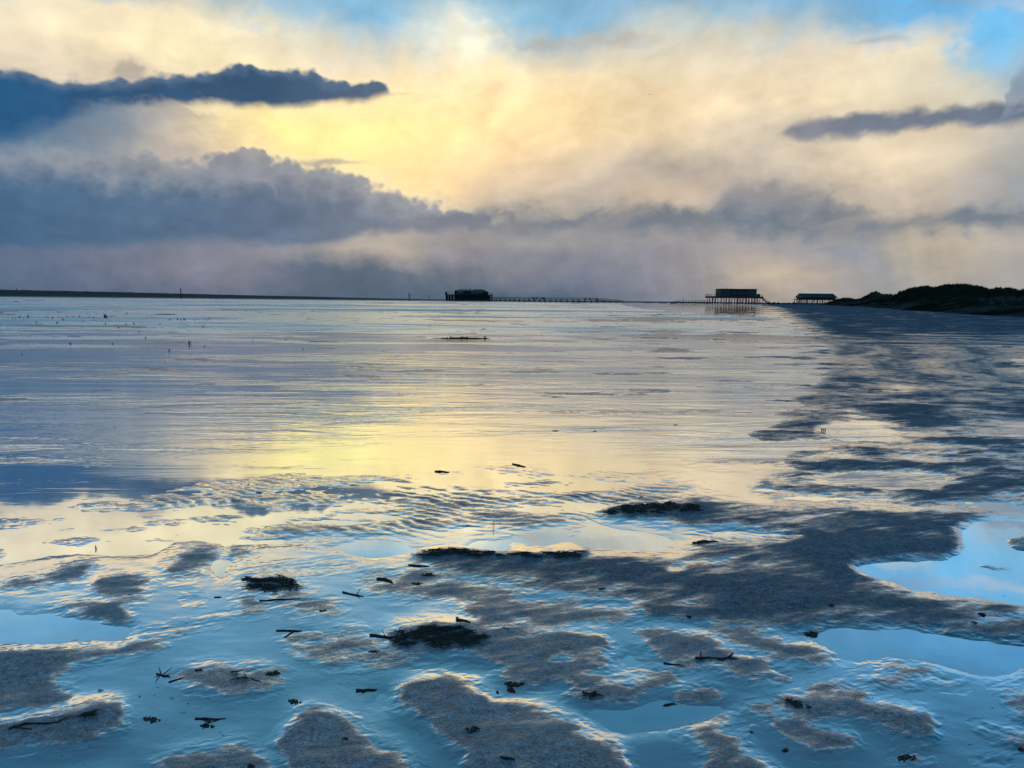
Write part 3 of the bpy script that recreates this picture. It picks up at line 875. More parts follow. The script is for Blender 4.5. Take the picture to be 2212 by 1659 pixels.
M_TIMBER = plain('weathered_timber', (0.045, 0.050, 0.055), 0.85, 0.4, 3.0, (1, 1, 0.3))
M_PILE = plain('tarred_piles', (0.018, 0.020, 0.022), 0.8, 0.4, 3.0)
M_PANEL = plain('grey_board_panels', (0.062, 0.080, 0.088), 0.7, 0.25, 1.5, (1, 1, 0.1))
M_PANEL2 = plain('dark_board_panels', (0.034, 0.044, 0.050), 0.7, 0.25, 1.5, (1, 1, 0.1))
M_ROOF = plain('roof_sheeting', (0.030, 0.055, 0.060), 0.6, 0.25, 1.5)
M_ROOF2 = plain('slate_blue_roof', (0.026, 0.046, 0.060), 0.55, 0.2, 1.2)
M_GABLE = plain('pale_gable_boards', (0.16, 0.18, 0.18), 0.7, 0.25, 1.5)
M_GLASS, n, out = material('dark_window_glass')
b = n.node('ShaderNodeBsdfPrincipled')
b.inputs['Base Color'].default_value = (0.02, 0.025, 0.03, 1)
b.inputs['Roughness'].default_value = 0.08
n.put(out, X(n, b.outputs[0]))
M_WHITE = plain('white_painted_wood', (0.6, 0.6, 0.58), 0.6, 0.15)

# ---------------------------------------------------------------- far low coast on the left
nx, ny = 500, 26
pxs = np.linspace(-900, 1010, nx)
hx = np.zeros((ny, nx)); hy = hx.copy(); hz = hx.copy()
top_y = np.interp(pxs, [-900, -300, 0, 250, 494, 700, 905, 1010], [616, 621, 625.5, 631, 637.0, 641.6, 646.3, 648.8])
for i, (p_, t_) in enumerate(zip(pxs, top_y)):
    c = at(p_, 1500.0)
    zt = max(zat(p_, t_, 1500.0), 0.5)
    for j in range(ny):
        s = j / (ny - 1)
        prof = sstep(0, 0.30, s) * (1 - 0.8 * sstep(0.5, 1, s))
        hx[j, i] = c.x * (1 + (s - 0.3) * 0.35)
        hy[j, i] = 1500.0 * (1 + (s - 0.3) * 0.35)
        hz[j, i] = -0.6 + (zt + 0.6) * prof
hz += (fbm(hx * 0.02, hy * 0.02, 3, 3) * 1.2 + fbm(hx * 0.10, hy * 0.06, 2, 8) * 1.0) * np.clip(hz / 6, 0, 1)
M_COAST = plain('far_marsh_and_scrub', (0.020, 0.040, 0.052), 0.9, 0.5, 0.03, (1, 0.4, 4))
tag(link('hills', grid_mesh('hills', hx, hy, hz), M_COAST), kind='structure')

# ---------------------------------------------------------------- dunes on the right
ridge = [(-300, 350), (0, 330), (120, 312), (215, 285), (250, 268), (330, 255), (410, 258), (425, 268), (500, 258), (560, 230), (620, 208), (660, 202), (690, 210), (705, 225), (760, 222), (840, 230), (900, 205), (980, 170), (1060, 148), (1150, 136), (1215, 139), (1230, 149), (1290, 140), (1360, 124), (1450, 125), (1550, 122), (1640, 140), (1740, 155), (1830, 180), (1900, 170), (1990, 165), (2050, 152), (2100, 165), (2150, 185), (2212, 165), (2500, 120), (2900, 140), (3400, 90), (4200, 130)]
rx = np.array([1755.5 + a * .20634 for a, _ in ridge])
ry = np.array([592.5 + b_ * .20634 for _, b_ in ridge])
nx, ny = 620, 150
pxs = np.concatenate([np.linspace(1690, 2250, 520), np.linspace(2252, 2600, 100)])
Ycr = np.interp(pxs, [1690, 1800, 1925, 1945, 2212, 2600], [430, 400, 360, 250, 205, 190])
Yb = np.interp(pxs, [1690, 1760, 1850, 1950, 2100, 2212, 2600], [330, 300, 235, 165, 115, 95, 80])
rt = np.interp(pxs, rx, ry)
hx = np.zeros((ny, nx)); hy = hx.copy(); hz = hx.copy(); crest = hx.copy()
for i in range(nx):
    zc = zat(pxs[i], rt[i], Ycr[i])
    c = at(pxs[i], 1.0)
    Ye = Ycr[i] * 1.5
    for j in range(ny):
        s = j / (ny - 1)
        Y = Yb[i] + (Ycr[i] - Yb[i]) * (s / 0.62) if s < 0.62 else Ycr[i] + (Ye - Ycr[i]) * (s - 0.62) / 0.38
        if s < 0.62:
            q = s / 0.62
            z = 0.25 + (zc - 0.25) * (0.30 * sstep(0.02, 0.35, q) + 0.70 * sstep(0.25, 1.0, q))
        else:
            q = (s - 0.62) / 0.38
            z = zc * (1 - 0.45 * sstep(0, 1, q))
        hx[j, i], hy[j, i], hz[j, i] = c.x * Y, Y, z
        crest[j, i] = min(1.0, abs(s - 0.62) / 0.05)
lift = np.clip((hz - 0.2) / 2.0, 0, 1)
hz += lift * (fbm(hx * 0.07, hy * 0.05, 4, 91, 0.55) * 2.2 * crest + fbm(hx * 0.5, hy * 0.35, 3, 95) * 0.45)
hz[0] = -0.4
M_DUNE, n, out = material('dune_sand_and_marram')
p, x, y, z = position(n)
cov = n.noise(n.vec(x * 0.05, y * 0.035, z * 0.16), 1.0, 6, 0.62)
fine = n.noise(p, 0.8, 4, 0.6)
cv = n.smooth(0.47, 0.57, cov + (fine - 0.5) * 0.25 + n.smooth(1.0, 5.0, z) * 0.08)
g = fine * 1.0 + 0.5
col = n.mix(cv, (0.065, 0.078, 0.080), (0.012, 0.019, 0.013))
col = n.mix(1.0, col, n.vec(g, g, g), 'MULTIPLY')
n.put(out, shader(n, 'ShaderNodeBsdfDiffuse', Color=col, Normal=bump(n, fine, 0.5)))
dune = tag(link('dunes', grid_mesh('dunes', hx, hy, hz), M_DUNE), kind='structure')

# marram grass over the dunes
rs = np.random.RandomState(5)
mb = MB()
for _ in range(9000):
    j, i = int(ny * (0.12 + 0.56 * rs.rand() ** 0.7)), rs.randint(2, nx - 2)
    c = Vector((hx[j, i], hy[j, i], hz[j, i] - 0.08))
    if c.z < 0.9:
        continue
    for k in range(3):
        a = rs.rand() * 6.28
        ln = 0.35 + 0.5 * rs.rand()
        w = 0.06 + 0.05 * rs.rand()
        o_ = Vector(((rs.rand() - .5) * 0.5, (rs.rand() - .5) * 0.5, 0))
        d_ = Vector((math.cos(a) * 0.45, math.sin(a) * 0.45, 1)).normalized() * ln
        mb.poly([c + o_ + Vector((-w, 0, 0)), c + o_ + Vector((w, 0, 0)), c + o_ + d_], [(0, 1, 2)])
M_MARRAM = plain('marram_grass', (0.024, 0.034, 0.020), 0.9, 0.4, 0.6)
tag(mb.build('marram_grass', M_MARRAM), 'dark marram grass covering the dunes', 'grass', kind='stuff')


# ---------------------------------------------------------------- helpers for the stilt buildings
class Site:
    """local frame of a far building: u across the view in metres, v in depth, z up; px/py give sizes read off the view"""

    def __init__(self, px0, Y, base_py):
        self.px0, self.Y = px0, Y
        self.o = at(px0, Y)
        d = at(px0 + 1, Y) - self.o
        self.k = d.length
        self.z0 = zat(px0, base_py, Y)
        self.rz = 0.0

    def u(self, px):
        return (px - self.px0) * self.k

    def z(self, px, py):
        return zat(px, py, self.Y) - self.z0

    def root(self, name):
        return empty(name, (self.o.x, self.o.y, self.z0), self.rz)


def leg(parent, u, v, ztop, r, name='pile', bottom=-2.2, lean=0.0):
    MB().tube([(u + lean, v, bottom), (u, v, ztop)], [r * 1.1, r], 6).build(name, M_PILE, parent)


def railing(parent, pts, zd, h, step=2.0, name='railing', r=0.05):
    """posts and two rails along the polyline pts (u, v) at deck height zd (number or list)"""
    m = MB()
    zs = zd if isinstance(zd, (list, tuple)) else [zd] * len(pts)
    for (a, za), (c, zc) in zip(zip(pts, zs), list(zip(pts, zs))[1:]):
        L = math.dist(a, c)
        k = max(1, int(L / step))
        for i in range(k + 1):
            t = i / k
            x, y, z = a[0] + (c[0] - a[0]) * t, a[1] + (c[1] - a[1]) * t, za + (zc - za) * t
            m.box((x - r, y - r, z), (x + r, y + r, z + h))
        for q in (1.0, 0.55):
            m.tube([(a[0], a[1], za + h * q), (c[0], c[1], zc + h * q)], r * 0.9, 4)
    return m.build(name, M_TIMBER, parent)


ZB = lambda x, y: (905.2 + x * .2232, 581.5 + y * .2232)      # survey sheet of the left stilt house
ZC = lambda x, y: (1426.4 + x * .19841, 598.0 + y * .19841)   # survey sheet of the right stilt houses

# ---- large stilt restaurant with two hipped roofs
sA = Site(1013, 700, 649.6)
rA = tag(sA.root('stilt_house'), 'large dark stilt house with two hipped roofs at the seaward end of the long footbridge', 'house')
U = lambda x: sA.u(ZB(x, 0)[0])
Z = lambda y: sA.z(1013, ZB(480, y)[1])
zd = Z(246)
MB().box((U(262), -9, zd - 0.7), (U(708), 12, zd)).build('deck', M_TIMBER, rA)
railing(rA, [(U(262), 11), (U(262), -8.8), (U(352), -8.8)], zd, Z(222) - zd, 2.2, r=0.10)
railing(rA, [(U(640), -8.8), (U(707), -8.8), (U(707), 11)], zd, Z(232) - zd, 2.2, r=0.10)
for x in np.linspace(U(268), U(704), 17):
    for v in (-8, -2, 4, 11):
        leg(rA, float(x), v, zd - 0.7, 0.30)
for x in (U(285), U(325)):
    MB().tube([(x - 2, -8.3, -0.5), (x + 2, -8.3, zd - 0.8)], 0.16, 5).build('brace', M_PILE, rA)
MB().box((U(356), -6.5, 0.5), (U(690), 9, zd - 0.75)).build('storage_room', M_PANEL2, rA)
w_ = MB().box((U(348), -7, zd), (U(668), 10, Z(214)))
wall = w_.build('wall', M_PANEL2, rA)


def hip(m, x0, x1, r0, r1, v0, v1, ze, zr, vr):
    m.poly([(x0, v0, ze), (x1, v0, ze), (x1, v1, ze), (x0, v1, ze), (r0, vr, zr), (r1, vr, zr)],
           [(0, 1, 5, 4), (1, 2, 5), (2, 3, 4, 5), (3, 0, 4), (3, 2, 1, 0)])


m = MB(); hip(m, U(340), U(520), U(388), U(492), -8.4, 11, Z(213), Z(196), 1)
roof = m.build('roof', M_ROOF, rA)
m = MB(); hip(m, U(484), U(676), U(532), U(618), -9.4, 12, Z(222), Z(193.5), 1)
m.build('roof', M_ROOF, rA)
MB().box((U(496), -1, Z(204)), (U(503), 1, Z(187))).build('chimney', M_PANEL2, roof)
for a, b2, t in ((375, 430, 205), (505, 620, 203)):
    g = MB().poly([(U(a), -8.75, Z(236)), (U(b2), -8.75, Z(236)), (U(b2), -8.75, Z(219)), (U((a + b2) / 2), -8.75, Z(t)), (U(a), -8.75, Z(219)),
                   (U(a), -7.02, Z(236)), (U(b2), -7.02, Z(236)), (U(b2), -7.02, Z(219)), (U((a + b2) / 2), -7.02, Z(t)), (U(a), -7.02, Z(219))],
                  [(0, 1, 2, 3, 4), (9, 8, 7, 6, 5), (0, 5, 6, 1), (1, 6, 7, 2), (2, 7, 8, 3), (3, 8, 9, 4), (4, 9, 5, 0)]).build('gable', M_GABLE, rA)
    for k in range(3):
        c0 = U(a) + (U(b2) - U(a)) * (0.15 + 0.26 * k)
        MB().box((c0, -8.80, Z(232)), (c0 + (U(b2) - U(a)) * 0.17, -8.74, Z(221))).build('window', M_GLASS, g)
MB().tube([(U(697), 2, zd), (U(697), 2, Z(212))], 0.12, 5).build('mast', M_TIMBER, rA)
m = MB()
for k in range(12):
    m.box((U(640) + k * 0.7, -11.5, zd - 0.35 - k * 0.36), (U(640) + k * 0.7 + 0.8, -10.2, zd - 0.2 - k * 0.36))
m.build('stairs', M_TIMBER, rA)

# ---- long footbridge on posts from the restaurant towards the shore
p0, p1 = at(1063, 700), at(1345, 560)
L = (p1 - p0).length
ang = math.atan2(p1.y - p0.y, p1.x - p0.x)
zb = zat(1063, 650.3, 700)
rF = tag(empty('footbridge', (p0.x, p0.y, zb), ang), 'long timber footbridge on posts running landward from the restaurant with two hipped roofs', 'footbridge')
zh0 = zat(1063, 644.2, 700) - zb
zh1 = zat(1345, 652.8, 560) - zb
hz_ = lambda t: zh0 * 0.97 - 0.4 * t if t < 0.80 else (zh0 * 0.97 - 0.32) + (zh1 - zh0 * 0.97 + 0.32) * (t - 0.8) / 0.2
m = MB()
ts = [i / 40 for i in range(41)]
for a, b2 in zip(ts, ts[1:]):
    m.poly([(a * L, -1.3, hz_(a)), (b2 * L, -1.3, hz_(b2)), (b2 * L, 1.3, hz_(b2)), (a * L, 1.3, hz_(a)),
            (a * L, -1.3, hz_(a) - .35), (b2 * L, -1.3, hz_(b2) - .35), (b2 * L, 1.3, hz_(b2) - .35), (a * L, 1.3, hz_(a) - .35)],
           [(0, 1, 2, 3), (7, 6, 5, 4), (0, 4, 5, 1), (3, 2, 6, 7)])
m.build('deck', M_TIMBER, rF)
for v in (-1.25, 1.25):
    railing(rF, [(t * L, v) for t in ts[::4]], [hz_(t) for t in ts[::4]], 1.25, 2.6, r=0.07)
n_p = 46
for i in range(n_p):
    t = (i + 0.3) / n_p * 0.97
    leg(rF, t * L, 1.0 if i % 2 else -1.0, hz_(t) - 0.2, 0.22, 'post')
    if i % 6 == 3:
        MB().tube([(t * L, -1.2, 0.1), (t * L + 2.2, -1.2, hz_(t) - 0.4)], 0.14, 5).build('brace', M_PILE, rF)
for t in (0.37, 0.395, 0.44, 0.455, 0.76, 0.79, 0.84):
    MB().box((t * L - 0.8, -0.9, hz_(t)), (t * L + 0.8, -0.2, hz_(t) + 0.5)).box((t * L - 0.8, -0.35, hz_(t) + 0.5), (t * L + 0.8, -0.2, hz_(t) + 1.1)).build('bench', M_TIMBER, rF)
MB().tube([(0.545 * L, 1.1, hz_(.545)), (0.545 * L, 1.1, hz_(.545) + 3.0)], 0.10, 5).build('lamp_post', M_TIMBER, rF)

# ---- box shaped stilt house
sB = Site(1585, 520, 657.2)
rB = tag(sB.root('stilt_house'), 'flat-roofed box-shaped stilt house with a flagpole and an outside stair', 'house')
U = lambda x: sB.u(ZC(x, 0)[0])
Z = lambda y: sB.z(1585, ZC(800, y)[1])
zd = Z(213)
MB().box((U(522), -7.5, Z(232)), (U(1078), 9, zd)).build('deck', M_TIMBER, rB)
MB().box((U(630), -6, zd), (U(726), 7.6, Z(138))).build('wall', M_PANEL, rB)
MB().box((U(726), -5.9, zd), (U(920), 7.5, Z(138.5))).build('wall', M_PANEL2, rB)
MB().box((U(920), -6, zd), (U(1014), 7.6, Z(138))).build('wall', M_PANEL, rB)
MB().box((U(626), -6.6, Z(137.5)), (U(1018), 8.2, Z(131.5))).build('roof', M_ROOF2, rB)
wl = [c for c in rB.children if c.name.startswith('wall')]
for x0, x1, par in ((648, 662, 0), (680, 708, 0), (755, 800, 1), (820, 870, 1), (880, 905, 1), (935, 955, 2), (965, 1000, 2)):
    MB().box((U(x0), -6.06, Z(196)), (U(x1), -5.88, Z(160))).build('window', M_GLASS, wl[par])
railing(rB, [(U(522), 8.5), (U(522), -7.2), (U(628), -7.2)], zd, Z(191) - zd, 1.8, r=0.07)
railing(rB, [(U(1016), -7.2), (U(1072), -7.2)], zd, Z(197) - zd, 1.8, r=0.07)
MB().box((U(1053), -2, zd), (U(1074), 1.5, Z(184))).build('entrance_booth', M_PANEL2, rB)
MB().tube([(U(725), 0, Z(131)), (U(725), 0, Z(103))], [0.09, 0.05], 5).build('flagpole', M_TIMBER, rB)
for k, x in enumerate(np.linspace(U(542), U(1085), 19)):
    for v in (-6.5, 0.5, 8):
        leg(rB, float(x) + random.uniform(-.35, .35), v, Z(231), 0.20)
for k, x in enumerate(np.linspace(U(560), U(1040), 9)):
    s = 1 if k % 2 else -1
    MB().tube([(x - s * 1.5, -6.7, 0.1), (x + s * 1.5, -6.7, Z(234))], 0.11, 5).build('brace', M_PILE, rB)
m = MB()
n_s = 16
for k in range(n_s):
    t = k / n_s
    x = U(1070) + (U(1150) - U(1070)) * t
    z = Z(222) + (Z(290) - Z(222)) * t
    m.box((x, -6.5, z - 0.1), (x + 0.42, -4.7, z + 0.06))
m.tube([(U(1070), -6.55, Z(228)), (U(1152), -6.55, Z(296))], 0.16, 4)
m.tube([(U(1070), -4.65, Z(228)), (U(1152), -4.65, Z(296))], 0.16, 4)
m.tube([(U(1070), -6.55, Z(206)), (U(1152), -6.55, Z(274))], 0.06, 4)
m.tube([(U(1070), -4.65, Z(206)), (U(1152), -4.65, Z(274))], 0.06, 4)
for t in (0.0, .25, .5, .75, 1.0):
    x, z = U(1070) + (U(1152) - U(1070)) * t, Z(228) + (Z(296) - Z(228)) * t
    m.tube([(x, -6.55, z), (x, -6.55, z + Z(206) - Z(228))], 0.06, 4)
m.build('outside_stair', M_TIMBER, rB)

# ---- its low access walkway
sW = Site(1500, 505, 657.0)
rW = tag(sW.root('boardwalk'), 'low boardwalk with thin railings leading to the flat-roofed box-shaped stilt house', 'boardwalk')
U = lambda x: sW.u(ZC(x, 0)[0])
Z = lambda y: sW.z(1500, ZC(380, y)[1])
zd = Z(274)
m = MB().box((U(212), -1.2, Z(288)), (U(556), 1.2, zd))
m.poly([(U(122), -1.2, Z(293)), (U(212), -1.2, zd), (U(212), 1.2, zd), (U(122), 1.2, Z(293)), (U(122), -1.2, Z(297)), (U(212), -1.2, Z(288)), (U(212), 1.2, Z(288)), (U(122), 1.2, Z(297))],
       [(0, 1, 2, 3), (7, 6, 5, 4), (0, 4, 5, 1), (3, 2, 6, 7), (0, 3, 7, 4)])
m.build('deck', M_TIMBER, rW)
for v in (-1.15, 1.15):
    railing(rW, [(U(125), v), (U(212), v), (U(545), v)], [Z(292), zd, zd], Z(256) - zd, 2.0, r=0.06)
for x in np.linspace(U(215), U(550), 14):
    leg(rW, float(x), random.choice((-0.9, 0.9)), Z(287), 0.16, 'post')
MB().tube([(U(243), -1.3, -1), (U(243), -1.3, Z(229))], 0.13, 5).build('lamp_post', M_TIMBER, rW)
for x in (393, 450, 482):
    MB().tube([(U(x), 1.2, -1), (U(x), 1.2, Z(243))], 0.07, 5).build('pole', M_TIMBER, rW)
pe = at(1449.6, 500)
zz = zat(1449.6, 657.5, 500)
MB().tube([(0, 0, -1), (0, 0, zat(1449.6, 651.6, 500) - zz)], [0.30, 0.26], 7).build('wooden_post', M_PILE)
o = bpy.data.objects['wooden_post']
o.location = (pe.x, pe.y, zz)
tag(o, 'stout wooden post standing at the seaward start of the low boardwalk', 'post')

# ---- roofed stilt house near the dunes
sC = Site(1762, 430, 657.5)
rC = tag(sC.root('stilt_house'), 'long low stilt house with a slate-blue roof beside the foot of the dunes', 'house')
U = lambda x: sC.u(ZC(x, 0)[0])
Z = lambda y: sC.z(1762, ZC(1690, y)[1])
zd = Z(243)
MB().box((U(1495), -5.5, Z(252)), (U(1893), 6.5, zd)).build('deck', M_TIMBER, rC)
MB().box((U(1516), -4, zd), (U(1872), 5, Z(220))).build('wall', M_PANEL2, rC)
for a, b2 in ((1508, 1669.5), (1671.5, 1880)):
    ea, eb = (6, 0) if a < 1600 else (0, 10)
    MB().poly([(U(a - ea), -5.2, Z(228)), (U(b2 + eb), -5.2, Z(228)), (U(b2), 0.5, Z(181)), (U(a), 0.5, Z(181)), (U(b2 + eb), 6.2, Z(228)), (U(a - ea), 6.2, Z(228))],
              [(0, 1, 2, 3), (2, 4, 5, 3), (1, 4, 2), (5, 0, 3), (0, 5, 4, 1)]).build('roof', M_ROOF2, rC)
wl = [c for c in rC.children if c.name.startswith('wall')][0]
for x0 in (1540, 1590, 1640, 1700, 1760, 1815):
    MB().box((U(x0), -4.06, Z(240)), (U(x0 + 26), -3.95, Z(230))).build('window', M_GLASS, wl)
railing(rC, [(U(1496), -5.3), (U(1892), -5.3)], zd, Z(236) - zd, 2.0, r=0.05)
for x in np.linspace(U(1500), U(1888), 15):
    for v in (-5, 0.5, 6):
        leg(rC, float(x) + random.uniform(-.2, .2), v, Z(250), 0.17)
for x0, s in ((U(1610), 1), (U(1740), -1)):
    MB().tube([(x0 - s * 1.2, -5.1, 0), (x0 + s * 1.2, -5.1, Z(252))], 0.11, 5).build('brace', M_PILE, rC)
m = MB()
for k in range(12):
    t = k / 12
    x, z = U(1497) - (U(1497) - U(1462)) * t, zd - (zd + 0.1) * t
    m.box((x - 0.2, -4.6, z - 0.1), (x + 0.2, -3.0, z + 0.06))
m.tube([(U(1497), -4.65, zd), (U(1462), -4.65, 0)], 0.14, 4).tube([(U(1497), -2.95, zd), (U(1462), -2.95, 0)], 0.14, 4)
m.tube([(U(1497), -4.65, zd + 1), (U(1462), -4.65, 1)], 0.05, 4).tube([(U(1497), -2.95, zd + 1), (U(1462), -2.95, 1)], 0.05, 4)
m.build('stairs', M_TIMBER, rC)

# ---- scrub between the two houses at the right
M_SCRUB = plain('dark_scrub', (0.012, 0.018, 0.014), 0.9, 0.4, 1.5)
specs = [(1180, 262, 9, 'low dark scrub bush at the foot of the outside stair'), (1215, 280, 9, 'second low scrub bush right of the outside stair, flat topped'),
         (1240, 268, 5, 'narrow upright dark bush between the two right-hand stilt houses'), (1285, 272, 8, 'rounded dark bush midway between the two right-hand stilt houses'),
         (1350, 283, 12, 'wide low dark bush left of the slate-blue roofed house'), (1400, 280, 12, 'spreading dark bush left of the stairs of the slate-blue roofed house'),
         (1455, 268, 9, 'taller dark bush by the stairs of the slate-blue roofed house')]
rs = np.random.RandomState(12)
for x, yt, wd, lb in specs:
    px, py = ZC(x, yt)
    Y = 470
    c = at(px, Y)
    zb_ = zat(px, 660.0, Y)
    h_ = zat(px, py, Y) - zb_
    bush = tag(empty('scrub_bush', (c.x, c.y, zb_)), lb, 'bush', 'scrub bushes between the stilt houses')
    W_ = wd * 0.19841 * Y / F_PX * 1.9
    m = MB()
    for _ in range(260):
        a, r_ = rs.rand() * 6.28, rs.rand() ** 0.5
        q = Vector((math.cos(a) * r_ * W_, math.sin(a) * r_ * 1.6, h_ * (0.15 + 0.85 * rs.rand() * (1 - 0.7 * r_ ** 2))))
        e = Vector((rs.randn(), rs.randn(), rs.randn())).normalized() * 0.28
        f_ = Vector((rs.randn(), rs.randn(), rs.randn())).normalized() * 0.16
        m.poly([q - e, q + f_, q + e, q - f_], [(0, 1, 2, 3)])
    m.build('foliage', M_SCRUB, bush)
    m = MB()
    for k in range(5):
        a = rs.rand() * 6.28
        m.tube([(0, 0, -0.5), (math.cos(a) * W_ * .3, math.sin(a) * .5, h_ * .4), (math.cos(a) * W_ * .6, math.sin(a), h_ * .75)], [.07, .05, .02], 5)
    m.build('stem', M_PILE, bush)


# ---- marker posts out on the flats
def marker(px, top, bot, Y, wpx, name, label, cat='marker', rungs=0):
    c = at(px, Y)
    z0 = zat(px, bot, Y)
    h_ = zat(px, top, Y) - z0
    k = Y / F_PX
    r_ = empty(name, (c.x, c.y, z0))
    MB().tube([(0, 0, -2), (0, 0, h_ * .97)], [wpx * k * .5, wpx * k * .42], 7).build('pole', M_PILE, r_)
    for i in range(3):
        z = h_ * (0.94 - 0.17 * i)
        MB().tube([(0, 0, z - .35), (0, 0, z + .12)], [wpx * k * .62, wpx * k * .62], 8).build('collar', M_PILE, r_)
    return tag(r_, label, cat)


marker(391, 621.8, 640.0, 690, 1.9, 'marker_post', 'tall dark marker post standing in front of the low coast')
marker(883.6, 633.0, 648.0, 690, 1.7, 'marker_post', 'thicker of two close marker posts left of the large stilt house')
marker(886.6, 633.8, 648.0, 690, 0.9, 'marker_post', 'thin marker post beside a thicker one left of the large stilt house')
marker(926.6, 637.8, 648.5, 690, 0.9, 'marker_post', 'single thin marker post just left of the large stilt house')
marker(37, 622.0, 632.0, 1490, 1.2, 'marker_post', 'tiny marker post on the low coast at the far left')
marker(1838.7, 658.8, 666.0, 225, 2.0, 'wooden_post', 'short dark post at the foot of the low dune', 'post')

# ---- one walker far out on the flat
pw = at(1410, 640)
zw = zat(1410, 655.6, 640)
me = bpy.data.meshes.new('person')
bm = bmesh.new()
J = {'hip': (0, 0, .95), 'chest': (0, 0, 1.32), 'neck': (0, 0, 1.50), 'head': (0, -.02, 1.62), 'top': (0, -.01, 1.74),
     'ls': (-.19, 0, 1.42), 'le': (-.25, .03, 1.13), 'lh': (-.24, -.08, .90), 'rs': (.19, 0, 1.42), 're': (.25, .02, 1.13), 'rh': (.25, -.05, .90),
     'lk': (-.11, -.05, .50), 'lf': (-.12, .08, .06), 'lt': (-.12, -.10, .04), 'rk': (.11, -.08, .50), 'rf': (.12, -.10, .06), 'rt': (.12, -.27, .04),
     'lhp': (-.10, 0, .90), 'rhp': (.10, 0, .90)}
RAD = {'hip': .17, 'chest': .18, 'neck': .07, 'head': .105, 'top': .08, 'ls': .09, 'le': .07, 'lh': .05, 'rs': .09, 're': .07, 'rh': .05,
       'lk': .075, 'lf': .06, 'lt': .045, 'rk': .075, 'rf': .06, 'rt': .045, 'lhp': .11, 'rhp': .11}
names = list(J)
bv = {k: bm.verts.new(J[k]) for k in names}
for a, b2 in (('hip', 'chest'), ('chest', 'neck'), ('neck', 'head'), ('head', 'top'), ('chest', 'ls'), ('ls', 'le'), ('le', 'lh'), ('chest', 'rs'), ('rs', 're'), ('re', 'rh'),
              ('hip', 'lhp'), ('lhp', 'lk'), ('lk', 'lf'), ('lf', 'lt'), ('hip', 'rhp'), ('rhp', 'rk'), ('rk', 'rf'), ('rf', 'rt')):
    bm.edges.new((bv[a], bv[b2]))
bm.to_mesh(me)
bm.free()
person = link('person', me, plain('dark_coat', (0.02, 0.022, 0.03), 0.9))
person.location = (pw.x, pw.y, zw)
sk = person.modifiers.new('skin', 'SKIN')
for i, k in enumerate(names):
    me.skin_vertices[0].data[i].radius = (RAD[k], RAD[k])
    me.skin_vertices[0].data[i].use_root = (k == 'hip')
person.modifiers.new('sub', 'SUBSURF').render_levels = 1
tag(person, 'lone distant person in dark clothing standing on the open flat between footbridge and boardwalk', 'person')

# ---- two gulls in the sky
M_GULL = plain('grey_plumage', (0.12, 0.12, 0.12), 0.8, 0.2)
for px, py, Y, s, rz, lb in ((1403, 204, 300, 1.0, 0.2, 'gull with drooping wings high in the sky over the gap between houses'), (2008, 178, 330, 0.8, 1.2, 'gull seen edge on against pale cloud above the dunes')):
    d = ray(px, py)
    c = Vector((0, 0, CAM_H)) + d * (Y / d.y)
    m = MB()
    m.tube([(0, -.28, 0), (0, -.20, .02), (0, 0, .02), (0, .18, .0), (0, .34, -.01)], [.015, .045, .07, .05, .012], 8)
    for sx in (-1, 1):
        m.poly([(sx * .04, -.10, .03), (sx * .32, -.14, .14), (sx * .68, .02, .02), (sx * .34, .02, .12), (sx * .04, .10, .03),
                (sx * .04, -.10, .0), (sx * .32, -.14, .12), (sx * .68, .02, .01), (sx * .34, .02, .10), (sx * .04, .10, .0)],
               [(0, 1, 3, 4), (1, 2, 3), (9, 8, 6, 5), (8, 7, 6), (0, 5, 6, 1), (1, 6, 7, 2), (2, 7, 8, 3), (3, 8, 9, 4)])
    g = m.build('gull', M_GULL)
    g.location = c
    g.rotation_euler = (0, 0, rz)
    g.scale = (s, s, s)
    tag(g, lb, 'bird')
# ---------------------------------------------------------------- things washed up on the sand
M_WEED = plain('black_weed', (0.034, 0.034, 0.024), 0.4, 0.7, 60.0, spec=0.5)
M_STICK = plain('wet_driftwood', (0.030, 0.022, 0.018), 0.5, 0.5, 60.0, spec=0.4)
M_REED = plain('dead_reed', (0.022, 0.020, 0.014), 0.6, 0.4, 40.0)
M_SHELL = plain('pale_shell', (0.55, 0.56, 0.55), 0.35, 0.15, 120.0, spec=0.5)
M_RUST = plain('rusty_red_shell', (0.10, 0.022, 0.018), 0.5, 0.3, 120.0, spec=0.5)
rs = np.random.RandomState(77)


def gpt(px, py):
    """point on the beach surface under px,py of the survey sheets"""
    c = ground(px, py)
    z = hground(c.x, c.y)
    c = ground(px, py, z)
    return Vector((c.x, c.y, hground(c.x, c.y)))


def z5(x, y): return (x * .3472, 1206.9 + y * .3472)
def z6(x, y): return (713.2 + x * .3472, 1206.9 + y * .3472)
def z7(x, y): return (1443.9 + x * .3472, 1206.9 + y * .3472)
def z4(x, y): return (1106 + x * .5, 631 + y * .5)
def z3(x, y): return (x * .5, 631 + y * .5)


